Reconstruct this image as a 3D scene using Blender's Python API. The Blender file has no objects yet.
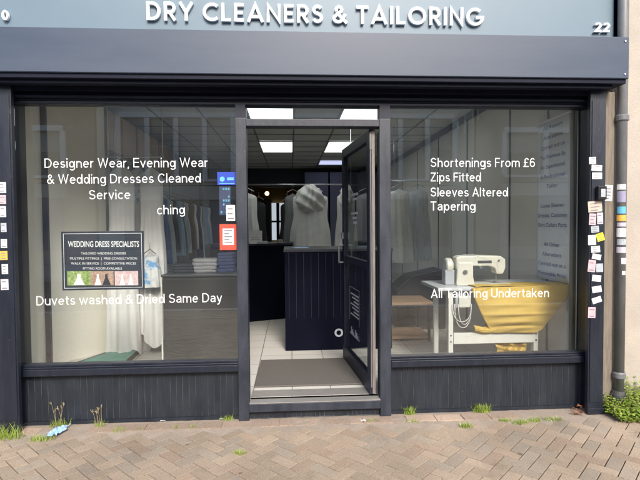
import bpy, bmesh, math, random
from mathutils import Vector, Matrix
R = math.radians
C = bpy.context.scene.collection
S = bpy.context.scene
rnd = random.Random(7)

# ------------------------------------------------------------------ camera, light, exposure
F, W0, H0 = 480.0, 640, 480
CAM = Vector((0, -3.5, 1.415))
yaw, pitch, roll = R(-3.48), R(-1.83), R(0.44)
ROT = Matrix.Rotation(yaw, 3, 'Z') @ Matrix.Rotation(pitch, 3, 'X') @ Matrix.Rotation(roll, 3, 'Y')
cd = bpy.data.cameras.new('camera'); cam = bpy.data.objects.new('camera', cd); C.objects.link(cam)
cd.sensor_width = 36; cd.lens = F / W0 * 36; cd.clip_start = .05; cd.clip_end = 600
right, fwd, up = ROT.col[0], ROT.col[1], ROT.col[2]
m3 = Matrix((right, up, -fwd)).transposed()
cam.matrix_world = Matrix.Translation(CAM) @ m3.to_4x4()
S.camera = cam

SUN_EL, SUN_AZ = 37, 170          # azimuth measured clockwise from +Y (into the shop)
w = bpy.data.worlds.new('World'); S.world = w; w.use_nodes = True
nt = w.node_tree; nt.nodes.clear()
sky = nt.nodes.new('ShaderNodeTexSky'); sky.sky_type = 'NISHITA'; sky.sun_disc = False
sky.sun_elevation = R(SUN_EL); sky.sun_rotation = R(SUN_AZ); sky.air_density = 1.0; sky.dust_density = 3.0; sky.ozone_density = 1.0
bg = nt.nodes.new('ShaderNodeBackground'); bg.inputs[1].default_value = 0.15
wo = nt.nodes.new('ShaderNodeOutputWorld')
nt.links.new(sky.outputs[0], bg.inputs[0]); nt.links.new(bg.outputs[0], wo.inputs[0])
sl = bpy.data.lights.new('sun', 'SUN'); sl.energy = 1.5; sl.angle = R(14); sl.color = (1, .93, .84)
so = bpy.data.objects.new('sun', sl); C.objects.link(so)
az, el = R(SUN_AZ), R(SUN_EL)
sd = Vector((math.sin(az) * math.cos(el), math.cos(az) * math.cos(el), math.sin(el)))
so.rotation_euler = sd.to_track_quat('Z', 'Y').to_euler()
S.view_settings.view_transform = 'Standard'; S.view_settings.look = 'None'
S.view_settings.exposure = 1.25; S.view_settings.gamma = 1
try: S.view_settings.use_curve_mapping = False
except Exception: pass
try:
    S.cycles.max_bounces = 8; S.cycles.transparent_max_bounces = 16
except Exception: pass

def at(u, v, Y):
    """photograph pixel (640x480) at the depth plane Y -> world point"""
    d = ROT @ Vector(((u - 320) / F, 1, (240 - v) / F))
    return CAM + d * ((Y - CAM.y) / d.y)
def atz(u, v, z):
    d = ROT @ Vector(((u - 320) / F, 1, (240 - v) / F))
    return CAM + d * ((z - CAM.z) / d.z)

# ------------------------------------------------------------------ materials
def mat(name, col, rough=.6, metal=0, col2=None, nscale=6, ndet=6, bump=0, bscale=60, emit=None, estr=0, spec=.5, stretch=None, contrast=(.35, .65), rvar=0, alpha=None, dirt=None):
    m = bpy.data.materials.new(name); m.use_nodes = True; t = m.node_tree; b = t.nodes['Principled BSDF']
    b.inputs['Base Color'].default_value = (*col, 1); b.inputs['Roughness'].default_value = rough
    b.inputs['Metallic'].default_value = metal; b.inputs['Specular IOR Level'].default_value = spec
    tc = t.nodes.new('ShaderNodeTexCoord'); mp = t.nodes.new('ShaderNodeMapping')
    t.links.new(tc.outputs['Object'], mp.inputs[0])
    if stretch: mp.inputs['Scale'].default_value = stretch
    out = None
    if col2:
        n = t.nodes.new('ShaderNodeTexNoise'); n.inputs['Scale'].default_value = nscale; n.inputs['Detail'].default_value = ndet
        n.inputs['Roughness'].default_value = .65
        r = t.nodes.new('ShaderNodeMapRange'); r.inputs[1].default_value = contrast[0]; r.inputs[2].default_value = contrast[1]
        mx = t.nodes.new('ShaderNodeMix'); mx.data_type = 'RGBA'
        mx.inputs['A'].default_value = (*col, 1); mx.inputs['B'].default_value = (*col2, 1)
        t.links.new(mp.outputs[0], n.inputs['Vector']); t.links.new(n.outputs['Fac'], r.inputs[0]); t.links.new(r.outputs[0], mx.inputs['Factor'])
        out = mx.outputs['Result']
        if rvar:
            rr = t.nodes.new('ShaderNodeMapRange'); rr.inputs[3].default_value = rough - rvar; rr.inputs[4].default_value = rough + rvar
            t.links.new(n.outputs['Fac'], rr.inputs[0]); t.links.new(rr.outputs[0], b.inputs['Roughness'])
    if dirt:    # (colour, scale, threshold) : small specks and scuffs
        n = t.nodes.new('ShaderNodeTexNoise'); n.inputs['Scale'].default_value = dirt[1]; n.inputs['Detail'].default_value = 8; n.inputs['Roughness'].default_value = .75
        t.links.new(tc.outputs['Object'], n.inputs['Vector'])
        r = t.nodes.new('ShaderNodeMapRange'); r.inputs[1].default_value = dirt[2]; r.inputs[2].default_value = dirt[2] + .08
        t.links.new(n.outputs['Fac'], r.inputs[0])
        mx = t.nodes.new('ShaderNodeMix'); mx.data_type = 'RGBA'; mx.inputs['A'].default_value = (*col, 1); mx.inputs['B'].default_value = (*dirt[0], 1)
        if out: t.links.new(out, mx.inputs['A'])
        t.links.new(r.outputs[0], mx.inputs['Factor']); out = mx.outputs['Result']
    if out: t.links.new(out, b.inputs['Base Color'])
    if bump:
        n = t.nodes.new('ShaderNodeTexNoise'); n.inputs['Scale'].default_value = bscale; n.inputs['Detail'].default_value = 5
        bp = t.nodes.new('ShaderNodeBump'); bp.inputs['Strength'].default_value = bump; bp.inputs['Distance'].default_value = .01
        t.links.new(mp.outputs[0], n.inputs['Vector']); t.links.new(n.outputs['Fac'], bp.inputs['Height']); t.links.new(bp.outputs[0], b.inputs['Normal'])
    if emit: b.inputs['Emission Color'].default_value = (*emit, 1); b.inputs['Emission Strength'].default_value = estr
    return m
def glass_mat(name, ior=1.5, tint=(.96, .975, .97)):
    m = bpy.data.materials.new(name); m.use_nodes = True; t = m.node_tree; t.nodes.clear()
    o = t.nodes.new('ShaderNodeOutputMaterial'); mx = t.nodes.new('ShaderNodeMixShader'); geo = t.nodes.new('ShaderNodeNewGeometry'); dt = t.nodes.new('ShaderNodeVectorMath'); dt.operation = 'DOT_PRODUCT'
    t.links.new(geo.outputs['Normal'], dt.inputs[0]); t.links.new(geo.outputs['Incoming'], dt.inputs[1])
    def mth(op, a, b=None):   # Schlick reflectance, the same from either side of the pane
        q = t.nodes.new('ShaderNodeMath'); q.operation = op
        if isinstance(a, (int, float)): q.inputs[0].default_value = a
        else: t.links.new(a, q.inputs[0])
        if b is not None:
            if isinstance(b, (int, float)): q.inputs[1].default_value = b
            else: t.links.new(b, q.inputs[1])
        return q
    f0 = ((ior - 1) / (ior + 1)) ** 2
    cs = mth('ABSOLUTE', dt.outputs['Value']); om = mth('SUBTRACT', 1.0, cs.outputs[0]); om.use_clamp = True
    p5 = mth('POWER', om.outputs[0], 5.0); sc = mth('MULTIPLY', p5.outputs[0], 1 - f0); fr = mth('ADD', sc.outputs[0], f0)
    tr = t.nodes.new('ShaderNodeBsdfTransparent'); tr.inputs[0].default_value = (*tint, 1); g = t.nodes.new('ShaderNodeBsdfGlossy'); g.inputs['Roughness'].default_value = 0.0
    n = t.nodes.new('ShaderNodeTexNoise'); n.inputs['Scale'].default_value = .8; n.inputs['Detail'].default_value = 1
    tc = t.nodes.new('ShaderNodeTexCoord'); t.links.new(tc.outputs['Object'], n.inputs['Vector'])
    bp = t.nodes.new('ShaderNodeBump'); bp.inputs['Strength'].default_value = .04; bp.inputs['Distance'].default_value = .02
    t.links.new(n.outputs['Fac'], bp.inputs['Height']); t.links.new(bp.outputs[0], g.inputs['Normal'])
    # thin dust film: a little diffuse white
    df = t.nodes.new('ShaderNodeBsdfDiffuse'); df.inputs[0].default_value = (.7, .7, .68, 1)
    n2 = t.nodes.new('ShaderNodeTexNoise'); n2.inputs['Scale'].default_value = 3; n2.inputs['Detail'].default_value = 6
    t.links.new(tc.outputs['Object'], n2.inputs['Vector'])
    r2 = t.nodes.new('ShaderNodeMapRange'); r2.inputs[1].default_value = .3; r2.inputs[2].default_value = .8; r2.inputs[3].default_value = .002; r2.inputs[4].default_value = .015
    t.links.new(n2.outputs['Fac'], r2.inputs[0])
    m2 = t.nodes.new('ShaderNodeMixShader')
    t.links.new(fr.outputs[0], mx.inputs[0]); t.links.new(tr.outputs[0], mx.inputs[1]); t.links.new(g.outputs[0], mx.inputs[2])
    t.links.new(r2.outputs[0], m2.inputs[0]); t.links.new(mx.outputs[0], m2.inputs[1]); t.links.new(df.outputs[0], m2.inputs[2])
    t.links.new(m2.outputs[0], o.inputs[0]); return m
def brick_mat(name, c1, c2, mortar, scale=4.5):
    m = bpy.data.materials.new(name); m.use_nodes = True; t = m.node_tree; b = t.nodes['Principled BSDF']; b.inputs['Roughness'].default_value = .85
    tc = t.nodes.new('ShaderNodeTexCoord'); mp = t.nodes.new('ShaderNodeMapping'); mp.inputs['Rotation'].default_value = (R(90), 0, 0)
    br = t.nodes.new('ShaderNodeTexBrick'); br.inputs['Scale'].default_value = scale
    br.inputs['Color1'].default_value = (*c1, 1); br.inputs['Color2'].default_value = (*c2, 1); br.inputs['Mortar'].default_value = (*mortar, 1)
    br.inputs['Brick Width'].default_value = 1.0; br.inputs['Row Height'].default_value = .34; br.inputs['Mortar Size'].default_value = .03
    t.links.new(tc.outputs['Object'], mp.inputs[0]); t.links.new(mp.outputs[0], br.inputs[0]); t.links.new(br.outputs[0], b.inputs[0])
    return m
def attr_mat(name, rough, bump=0, bscale=80, dirt=None):
    m = mat(name, (.3, .3, .3), rough, col2=(.3, .3, .3), bump=bump, bscale=bscale)
    t = m.node_tree; b = t.nodes['Principled BSDF']
    a = t.nodes.new('ShaderNodeAttribute'); a.attribute_name = 'tone'
    tc = t.nodes.new('ShaderNodeTexCoord'); n = t.nodes.new('ShaderNodeTexNoise'); n.inputs['Scale'].default_value = 1.3; n.inputs['Detail'].default_value = 6
    n3 = t.nodes.new('ShaderNodeTexNoise'); n3.inputs['Scale'].default_value = 120; n3.inputs['Detail'].default_value = 3
    t.links.new(tc.outputs['Object'], n.inputs['Vector']); t.links.new(tc.outputs['Object'], n3.inputs['Vector'])
    ad = t.nodes.new('ShaderNodeMath'); ad.operation = 'ADD'; t.links.new(n.outputs['Fac'], ad.inputs[0]); t.links.new(n3.outputs['Fac'], ad.inputs[1])
    r = t.nodes.new('ShaderNodeMapRange'); r.inputs[1].default_value = .7; r.inputs[2].default_value = 1.35; r.inputs[3].default_value = .62; r.inputs[4].default_value = 1.3
    t.links.new(ad.outputs[0], r.inputs[0])
    mu = t.nodes.new('ShaderNodeVectorMath'); mu.operation = 'SCALE'
    t.links.new(a.outputs['Color'], mu.inputs[0]); t.links.new(r.outputs[0], mu.inputs['Scale'])
    vo = t.nodes.new('ShaderNodeTexVoronoi'); vo.inputs['Scale'].default_value = 3.1; vo.inputs['Randomness'].default_value = 1
    t.links.new(tc.outputs['Object'], vo.inputs['Vector'])
    lt = t.nodes.new('ShaderNodeMapRange'); lt.inputs[1].default_value = .045; lt.inputs[2].default_value = .06; lt.inputs[3].default_value = .55; lt.inputs[4].default_value = 1
    t.links.new(vo.outputs['Distance'], lt.inputs[0])
    n4 = t.nodes.new('ShaderNodeTexNoise'); n4.inputs['Scale'].default_value = 2.3; n4.inputs['Detail'].default_value = 7; n4.inputs['Roughness'].default_value = .7
    t.links.new(tc.outputs['Object'], n4.inputs['Vector'])
    st_ = t.nodes.new('ShaderNodeMapRange'); st_.inputs[1].default_value = .55; st_.inputs[2].default_value = .68; st_.inputs[3].default_value = 1; st_.inputs[4].default_value = .74
    t.links.new(n4.outputs['Fac'], st_.inputs[0])
    m5 = t.nodes.new('ShaderNodeMath'); m5.operation = 'MULTIPLY'; t.links.new(lt.outputs[0], m5.inputs[0]); t.links.new(st_.outputs[0], m5.inputs[1])
    mu2 = t.nodes.new('ShaderNodeVectorMath'); mu2.operation = 'SCALE'; t.links.new(mu.outputs[0], mu2.inputs[0]); t.links.new(m5.outputs[0], mu2.inputs['Scale'])
    t.links.new(mu2.outputs[0], b.inputs['Base Color'])
    return m

M = {}
M['black_paint'] = mat('black_paint', (.007, .010, .019), .4, col2=(.013, .017, .028), nscale=3, stretch=(6, 6, 1), bump=.15, bscale=25, rvar=.1, dirt=((.22, .21, .2), 26, .64))
M['riser_paint'] = mat('riser_paint', (.009, .013, .021), .45, col2=(.017, .022, .031), nscale=4, stretch=(3, 3, 1), bump=.1, bscale=30, rvar=.12, dirt=((.3, .29, .28), 30, .65))
M['frame_paint'] = mat('frame_paint', (.014, .018, .028), .45, col2=(.032, .038, .052), nscale=4, stretch=(3, 3, 1), bump=.1, rvar=.1, dirt=((.3, .3, .3), 26, .65))
M['navy_frame'] = mat('navy_frame', (.007, .009, .022), .45, col2=(.013, .016, .032), nscale=5, spec=.3)
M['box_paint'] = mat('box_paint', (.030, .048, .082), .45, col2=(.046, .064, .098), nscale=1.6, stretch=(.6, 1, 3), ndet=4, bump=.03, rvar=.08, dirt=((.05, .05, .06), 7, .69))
M['sign_blue'] = mat('sign_blue', (.105, .160, .205), .45, col2=(.118, .176, .222), nscale=1.4, rvar=.06)
M['sign_white'] = mat('sign_white', (.85, .86, .87), .35)
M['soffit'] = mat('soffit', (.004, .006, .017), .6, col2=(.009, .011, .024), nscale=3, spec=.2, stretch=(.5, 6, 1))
M['dusty'] = mat('dusty_groove', (.03, .032, .036), .9, col2=(.13, .13, .13), nscale=7, contrast=(.4, .7))
M['metal'] = mat('brushed_metal', (.5, .5, .52), .3, 1, col2=(.6, .6, .6), nscale=30)
M['alu'] = mat('threshold_aluminium', (.36, .35, .33), .45, .6, col2=(.46, .44, .42), nscale=12, stretch=(1, 8, 8))
M['door_edge'] = mat('door_edge', (.14, .125, .115), .5, col2=(.22, .195, .18), nscale=8, stretch=(10, 10, 1))
M['glass'] = glass_mat('window_glass', 1.82)
M['door_glass'] = glass_mat('door_glass', 1.5, (.8, .84, .84))
M['vinyl'] = mat('white_vinyl', (.82, .83, .83), .5)
M['cream_wall'] = mat('cream_board', (.80, .77, .68), .6, col2=(.84, .81, .72), nscale=1.5)
M['grey_wall'] = mat('grey_board', (.70, .67, .61), .5, col2=(.75, .72, .66), nscale=2)
M['side_wall'] = mat('shop_wall', (.46, .44, .40), .6, col2=(.52, .50, .45), nscale=2)
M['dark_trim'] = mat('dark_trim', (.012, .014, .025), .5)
M['navy'] = mat('navy_counter', (.0035, .0045, .011), .85, col2=(.005, .006, .014), nscale=4, spec=.05)
M['ceiling'] = mat('ceiling_tile', (.72, .71, .68), .8, col2=(.66, .65, .62), nscale=40, bump=.2, bscale=120)
M['grid'] = mat('ceiling_grid', (.2, .2, .2), .5)
M['light'] = mat('light_panel', (.9, .9, .9), .5, emit=(.93, 1, .97), estr=1.2)
M['light_blue'] = mat('light_panel_cool', (.8, .8, .9), .5, emit=(.62, .68, 1), estr=.4)
M['floor_tile'] = None
M['mat_grey'] = mat('doormat', (.095, .09, .082), .95, col2=(.14, .132, .12), nscale=60, bump=.6, bscale=250, contrast=(.3, .7))
M['pipe'] = mat('pipe_paint', (.12, .123, .13), .45, col2=(.165, .168, .175), nscale=6, stretch=(3, 3, 1), rvar=.1)
M['pipe_dark'] = mat('pipe_old_iron', (.035, .036, .04), .6, col2=(.07, .07, .07), nscale=12)
M['render'] = mat('cream_render', (.36, .325, .28), .85, col2=(.42, .38, .325), nscale=3, bump=.35, bscale=90, dirt=((.30, .26, .21), 5, .68))
M['timber'] = mat('weathered_timber', (.15, .125, .10), .8, col2=(.22, .19, .15), nscale=8, stretch=(8, 8, .7), bump=.2)
M['mortar'] = mat('mortar', (.25, .205, .16), .95, col2=(.31, .26, .21), nscale=8, bump=.5, bscale=60)
M['joint'] = mat('joint_sand', (.035, .028, .02), .95, col2=(.055, .044, .032), nscale=20, bump=.4)
M['paver'] = attr_mat('paver', .88, .5, 140)
M['asphalt'] = mat('asphalt', (.045, .045, .047), .85, col2=(.065, .065, .066), nscale=30, bump=.5, bscale=200)
M['kerb'] = mat('kerb_granite', (.3, .29, .28), .8, col2=(.38, .37, .35), nscale=30)
M['slab'] = mat('paving_slab', (.34, .32, .29), .85, col2=(.4, .38, .34), nscale=3)
M['white_paint'] = mat('white_paint', (.86, .86, .84), .5)
M['brick_wall'] = brick_mat('brick_wall', (.32, .22, .15), (.25, .16, .11), (.4, .37, .33))
M['stone_pale'] = mat('pale_stone', (.62, .58, .5), .8, col2=(.55, .51, .44), nscale=2)
M['dark_pane'] = mat('dark_pane', (.06, .07, .075), .1, spec=.8)
M['pale_blind'] = mat('pale_blind', (.4, .4, .38), .7)
M['slate'] = mat('roof_slate', (.08, .08, .09), .7)
M['garment_white'] = mat('white_fabric', (.78, .78, .78), .7, col2=(.84, .83, .82), nscale=8, bump=.3, bscale=30)
M['blouse'] = mat('blouse_fabric', (.70, .71, .72), .7, col2=(.16, .38, .70), nscale=9, contrast=(.52, .58), bump=.3)
M['garment_cream'] = mat('cream_fabric', (.68, .68, .66), .75, col2=(.76, .76, .74), nscale=8, bump=.3, bscale=30)
M['plastic_wrap'] = mat('plastic_wrap', (.66, .69, .73), .25, col2=(.5, .54, .6), nscale=14, stretch=(3, 3, .6), bump=.5, bscale=30)
for nm, c in dict(g_grey=(.2, .2, .21), g_black=(.02, .02, .024), g_blue=(.10, .18, .36), g_navy=(.03, .04, .1), g_yellow=(.55, .45, .12), g_paleblue=(.32, .45, .62), g_brown=(.16, .11, .08), g_red=(.35, .06, .05)).items():
    M[nm] = mat(nm.replace('g_', 'fabric_'), c, .75, col2=tuple(x * 1.25 for x in c), nscale=8, bump=.25, bscale=30)
M['yellow'] = mat('mustard_satin', (.55, .37, .08), .75, col2=(.62, .43, .10), nscale=5, bump=.25, bscale=14)
M['machine'] = mat('machine_enamel', (.66, .65, .58), .35, col2=(.6, .59, .52), nscale=6)
M['machine_grey'] = mat('machine_motor_grey', (.40, .42, .45), .4)
M['table_top'] = mat('table_laminate', (.52, .55, .58), .35, col2=(.56, .58, .60), nscale=5)
M['table_leg'] = mat('leg_enamel', (.72, .71, .66), .4, col2=(.65, .64, .6), nscale=8)
M['cable'] = mat('pale_cable', (.6, .6, .58), .5)
M['wood'] = mat('oak_board', (.30, .19, .12), .5, col2=(.40, .27, .18), nscale=4, stretch=(1, 12, 12))
M['teal'] = mat('teal_cloth', (.10, .27, .23), .9, col2=(.14, .33, .28), nscale=12, bump=.3)
M['unit_grey'] = mat('display_unit_grey', (.030, .030, .028), .5, col2=(.042, .042, .039), nscale=2)
M['unit_top'] = mat('display_unit_top', (.06, .06, .06), .35)
M['banner'] = mat('banner_cloth', (.80, .84, .90), .6, col2=(.82, .86, .92), nscale=3)
M['banner_ink'] = mat('blue_ink', (.10, .13, .32), .6)
M['curtain'] = mat('net_curtain', (.5, .52, .5), .8)
M['grey_post'] = mat('grey_green_post', (.2, .215, .19), .5)
M['poster_dark'] = mat('poster_dark', (.028, .034, .05), .4)
M['paper'] = mat('white_paper', (.72, .72, .72), .7, col2=(.62, .62, .62), nscale=30)
M['ink'] = mat('grey_ink', (.18, .18, .2), .7)
for nm, c in dict(s_pink=(.66, .42, .46), s_beige=(.55, .45, .38), s_yellow=(.85, .72, .03), s_grey=(.40, .44, .48), s_orange=(.80, .42, .08), s_purple=(.30, .29, .42), s_blue=(.12, .42, .62), s_red=(.72, .07, .04), s_royal=(.01, .05, .42), s_lilac=(.55, .5, .58)).items():
    M[nm] = mat(nm.replace('s_', 'sticker_'), c, .5, col2=tuple(x * .85 for x in c), nscale=40)
M['grass'] = mat('grass_blade', (.17, .26, .03), .6, col2=(.30, .38, .06), nscale=30)
M['leaf'] = mat('weed_leaf', (.13, .22, .02), .6, col2=(.27, .36, .05), nscale=30)
M['dry'] = mat('dry_stem', (.33, .27, .14), .8)
M['dead_leaf'] = mat('dead_leaf', (.2, .08, .04), .8)
M['litter'] = mat('blue_litter', (.22, .40, .68), .6, col2=(.4, .55, .75), nscale=30)
M['skin_tone'] = mat('photo_warm', (.55, .38, .28), .6, col2=(.3, .18, .12), nscale=60)
M['photo_green'] = mat('photo_green', (.10, .22, .03), .6, col2=(.45, .52, .2), nscale=50)
M['photo_pink'] = mat('photo_pink', (.55, .35, .36), .6, col2=(.75, .62, .6), nscale=50)
M['warm_light'] = mat('warm_bulb', (1, .8, .5), .5, emit=(1, .62, .25), estr=2)
M['ochre_wall'] = mat('ochre_wall', (.30, .19, .06), .7)
M['lit_window'] = mat('lit_window', (.7, .75, .8), .5, emit=(.8, .9, 1), estr=.25)
M['blue_board'] = mat('blue_grey_board', (.15, .16, .24), .6)
M['black_plastic'] = mat('black_plastic', (.012, .012, .014), .35)

def tile_material():
    m = bpy.data.materials.new('floor_tiles'); m.use_nodes = True; t = m.node_tree; b = t.nodes['Principled BSDF']; b.inputs['Roughness'].default_value = .35
    tc = t.nodes.new('ShaderNodeTexCoord'); br = t.nodes.new('ShaderNodeTexBrick'); br.offset = 0; br.inputs['Scale'].default_value = 1
    br.inputs['Brick Width'].default_value = .3; br.inputs['Row Height'].default_value = .3; br.inputs['Mortar Size'].default_value = .004
    br.inputs['Color1'].default_value = (.55, .54, .51, 1); br.inputs['Color2'].default_value = (.60, .59, .56, 1); br.inputs['Mortar'].default_value = (.2, .19, .18, 1)
    t.links.new(tc.outputs['Object'], br.inputs[0]); t.links.new(br.outputs[0], b.inputs[0]); return m
M['floor_tile'] = tile_material()

# ------------------------------------------------------------------ mesh helpers
class MB:
    def __init__(s): s.v = []; s.f = []; s.c = []
    def quad(s, pts, c=None):
        n = len(s.v); s.v += [tuple(p) for p in pts]; s.f.append(tuple(range(n, n + len(pts))))
        if c is not None: s.c.append(c)
        return s
    def box(s, x0, x1, y0, y1, z0, z1, rot=0, piv=None):
        n = len(s.v); P = [(x, y, z) for z in (z0, z1) for x, y in ((x0, y0), (x1, y0), (x1, y1), (x0, y1))]
        if rot:
            cx, cy = piv or ((x0 + x1) / 2, (y0 + y1) / 2); c, q = math.cos(rot), math.sin(rot)
            P = [(cx + (x - cx) * c - (y - cy) * q, cy + (x - cx) * q + (y - cy) * c, z) for x, y, z in P]
        s.v += P
        s.f += [tuple(n + i for i in f) for f in ((0, 3, 2, 1), (4, 5, 6, 7), (0, 1, 5, 4), (1, 2, 6, 5), (2, 3, 7, 6), (3, 0, 4, 7))]
        return s
    def prism(s, pts, ax, h):       # closed polygon pts extruded by vector ax*h
        n = len(s.v); k = len(pts); a = Vector(ax) * h
        s.v += [tuple(p) for p in pts] + [tuple(Vector(p) + a) for p in pts]
        s.f += [tuple(range(n, n + k))[::-1], tuple(range(n + k, n + 2 * k))]
        for i in range(k): j = (i + 1) % k; s.f.append((n + i, n + j, n + k + j, n + k + i))
        return s
    def tube(s, path, rad, seg=10, cap=True):
        path = [Vector(p) for p in path]; rads = rad if isinstance(rad, (list, tuple)) else [rad] * len(path)
        n = len(s.v); prev = None
        for i, p in enumerate(path):
            t = (path[min(i + 1, len(path) - 1)] - path[max(i - 1, 0)]).normalized()
            a = t.orthogonal().normalized() if prev is None else (prev - t * prev.dot(t)).normalized()
            prev = a; b = t.cross(a)
            for k in range(seg):
                q = 2 * math.pi * k / seg; s.v.append(tuple(p + (a * math.cos(q) + b * math.sin(q)) * rads[i]))
        for i in range(len(path) - 1):
            for k in range(seg):
                j = (k + 1) % seg; s.f.append((n + i * seg + k, n + i * seg + j, n + (i + 1) * seg + j, n + (i + 1) * seg + k))
        if cap:
            s.f.append(tuple(range(n, n + seg))[::-1]); e = n + (len(path) - 1) * seg; s.f.append(tuple(range(e, e + seg)))
        return s
    def grid(s, fn, nu, nv, closed=False):
        n = len(s.v)
        for j in range(nv + 1):
            for i in range(nu + (0 if closed else 1)): s.v.append(tuple(fn(i / nu, j / nv)))
        st = nu if closed else nu + 1
        for j in range(nv):
            for i in range(nu):
                i2 = (i + 1) % nu if closed else i + 1
                s.f.append((n + j * st + i, n + j * st + i2, n + (j + 1) * st + i2, n + (j + 1) * st + i))
        return s
def link(name, me, m, parent=None):
    if m: me.materials.append(m)
    o = bpy.data.objects.new(name, me); C.objects.link(o)
    if parent is not None:
        o.parent = parent; o.matrix_parent_inverse = Matrix.Translation(-parent.location)
    return o
def build(name, mb, m, parent=None, smooth=False, bevel=0, solid=0, colors=None, label=None):
    me = bpy.data.meshes.new(name); me.from_pydata(mb.v, [], mb.f); me.update()
    if bevel:
        bm = bmesh.new(); bm.from_mesh(me); bmesh.ops.recalc_face_normals(bm, faces=bm.faces)
        es = [e for e in bm.edges if len(e.link_faces) == 2 and e.calc_face_angle(0) > .6]
        bmesh.ops.bevel(bm, geom=es, offset=bevel, segments=2, profile=.6, affect='EDGES', clamp_overlap=True); bm.to_mesh(me); bm.free()
    else:
        bm = bmesh.new(); bm.from_mesh(me); bmesh.ops.recalc_face_normals(bm, faces=bm.faces); bm.to_mesh(me); bm.free()
    if colors:
        a = me.color_attributes.new('tone', 'FLOAT_COLOR', 'CORNER'); k = 0
        for p in me.polygons:
            for li in p.loop_indices: a.data[li].color = (*colors[p.index], 1)
    if smooth:
        for p in me.polygons: p.use_smooth = True
    o = link(name, me, m, parent)
    if solid:
        md = o.modifiers.new('thickness', 'SOLIDIFY'); md.thickness = solid; md.offset = 0
    if label: o['label'] = label
    return o
def tag(o, label=None, cat=None, group=None, kind=None):
    if label: o['label'] = label
    if cat: o['category'] = cat
    if group: o['group'] = group
    if kind: o['kind'] = kind
    return o
def thing(name, loc, label, cat, group=None):
    o = bpy.data.objects.new(name, None); C.objects.link(o); o.location = loc; o.empty_display_size = .1
    return tag(o, label, cat, group)
def B(*a, **k): return MB().box(*a, **k)

def text_mesh(body, width=None, size=None, height=None, bold=0, depth=0.0004):
    """flat lettering from the built-in font, left aligned on its baseline, fitted to a width"""
    cu = bpy.data.curves.new('lettering', 'FONT'); cu.body = body; cu.size = 1; cu.offset = bold; cu.extrude = 0; cu.resolution_u = 6
    o = bpy.data.objects.new('lettering', cu); C.objects.link(o)
    dg = bpy.context.evaluated_depsgraph_get(); me = bpy.data.meshes.new_from_object(o.evaluated_get(dg))
    bpy.data.objects.remove(o); bpy.data.curves.remove(cu)
    xs = [v.co.x for v in me.vertices]; x0, x1 = min(xs), max(xs)
    sx = width / (x1 - x0) if width else size
    sy = size if size else sx
    if height: sy = height / .73
    for v in me.vertices: v.co = ((v.co.x - x0) * sx, v.co.y * sy, 0)
    me.materials.clear()
    return me
def put_text(name, body, p0, p1, m, parent, size=None, height=None, bold=0, label=None, up_=Vector((0, 0, 1))):
    """lettering running from world point p0 (left of baseline) to p1"""
    p0, p1 = Vector(p0), Vector(p1); ax = p1 - p0
    me = text_mesh(body, ax.length, size, height, bold); xa = ax.normalized(); n = xa.cross(up_).normalized(); ya = n.cross(xa).normalized()
    for v in me.vertices: c = v.co.copy(); v.co = p0 + xa * c.x + ya * c.y
    o = link(name, me, m, parent)
    if label: o['label'] = label
    return o

# ------------------------------------------------------------------ dimensions of the front
GZ = 0.0; FZ = .135; ZH = 2.272; ZST = .424; ZSB = .364; ZCEIL = 2.865
XWL, XML, XMLr, XMR0, XMR, XWR = -1.92, -.387, -.31, .645, .726, 2.235
ZT0, ZT1 = at(310, 127.5, 0).z, at(310, 120.3, 0).z      # transom
PY = -.13
XPL = at(15, 250, PY).x; XPR0 = at(588.5, 300, PY).x; XPR1 = at(604, 300, PY).x

# ------------------------------------------------------------------ ground
def structure(name, mb, m, **k): o = build(name, mb, m, **k); o['kind'] = 'structure'; return o
structure('ground', B(-60, 60, -60, 60, -.4, -.16), M['asphalt'])
structure('pavement', B(-14, 14, -4.6, .3, -.15, -.022), M['joint'])
structure('road', B(-40, 40, -10.4, -4.76, -.155, -.13), M['asphalt'])
structure('kerb', B(-14, 14, -4.75, -4.6, -.15, -.004), M['kerb'], bevel=.01)
structure('far_pavement', B(-40, 40, -15, -10.4, -.155, -.01), M['slab'])
def pavers():
    mb = MB(); cols = []; W = .081; g = .0030; c, s = math.cos(R(45)), math.sin(R(45))
    def brick(x0, y0, x1, y1, tone):
        dz = rnd.uniform(-.0015, .0015); ch = .0018; tx = rnd.uniform(-.008, .008); ty = rnd.uniform(-.008, .008)
        P = []
        for (e, z) in ((0, -.026), (0, -.003), (ch, 0)):
            for x, y in ((x0 + g + e, y0 + g + e), (x1 - g - e, y0 + g + e), (x1 - g - e, y1 - g - e), (x0 + g + e, y1 - g - e)):
                zz = z + dz + tx * (x - (x0 + x1) / 2) + ty * (y - (y0 + y1) / 2)
                P.append((x * c - y * s + .03, x * s + y * c, zz))
        n = len(mb.v); mb.v.extend(P)
        fs = [(8, 9, 10, 11)] + [(r * 4 + i, r * 4 + (i + 1) % 4, (r + 1) * 4 + (i + 1) % 4, (r + 1) * 4 + i) for r in range(2) for i in range(4)]
        for f in fs: mb.f.append(tuple(n + i for i in f)); cols.append(tone)
    def tone():
        k = rnd.uniform(.88, 1.1); q = rnd.random()
        if q < .6: return (.315 * k, .25 * k, .183 * k)
        if q < .85: return (.285 * k, .238 * k, .183 * k)
        return (.305 * k, .232 * k, .168 * k)
    N = 140
    for y in range(-N, N):
        for x in range(-N, N):
            for (w_, h_, ok) in ((2, 1, (x - y) % 4 == 0), (1, 2, (x - y) % 4 == 3)):
                if not ok: continue
                bx, by = (x + w_ / 2) * W, (y + h_ / 2) * W; wx, wy = bx * c - by * s, bx * s + by * c
                if -5.2 < wx < 5.2 and -4.5 < wy < -.215: brick(x * W, y * W, (x + w_) * W, (y + h_) * W, tone())
    return mb, cols
mb, cols = pavers(); structure('brick_paving', mb, M['paver'], colors=cols)
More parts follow.
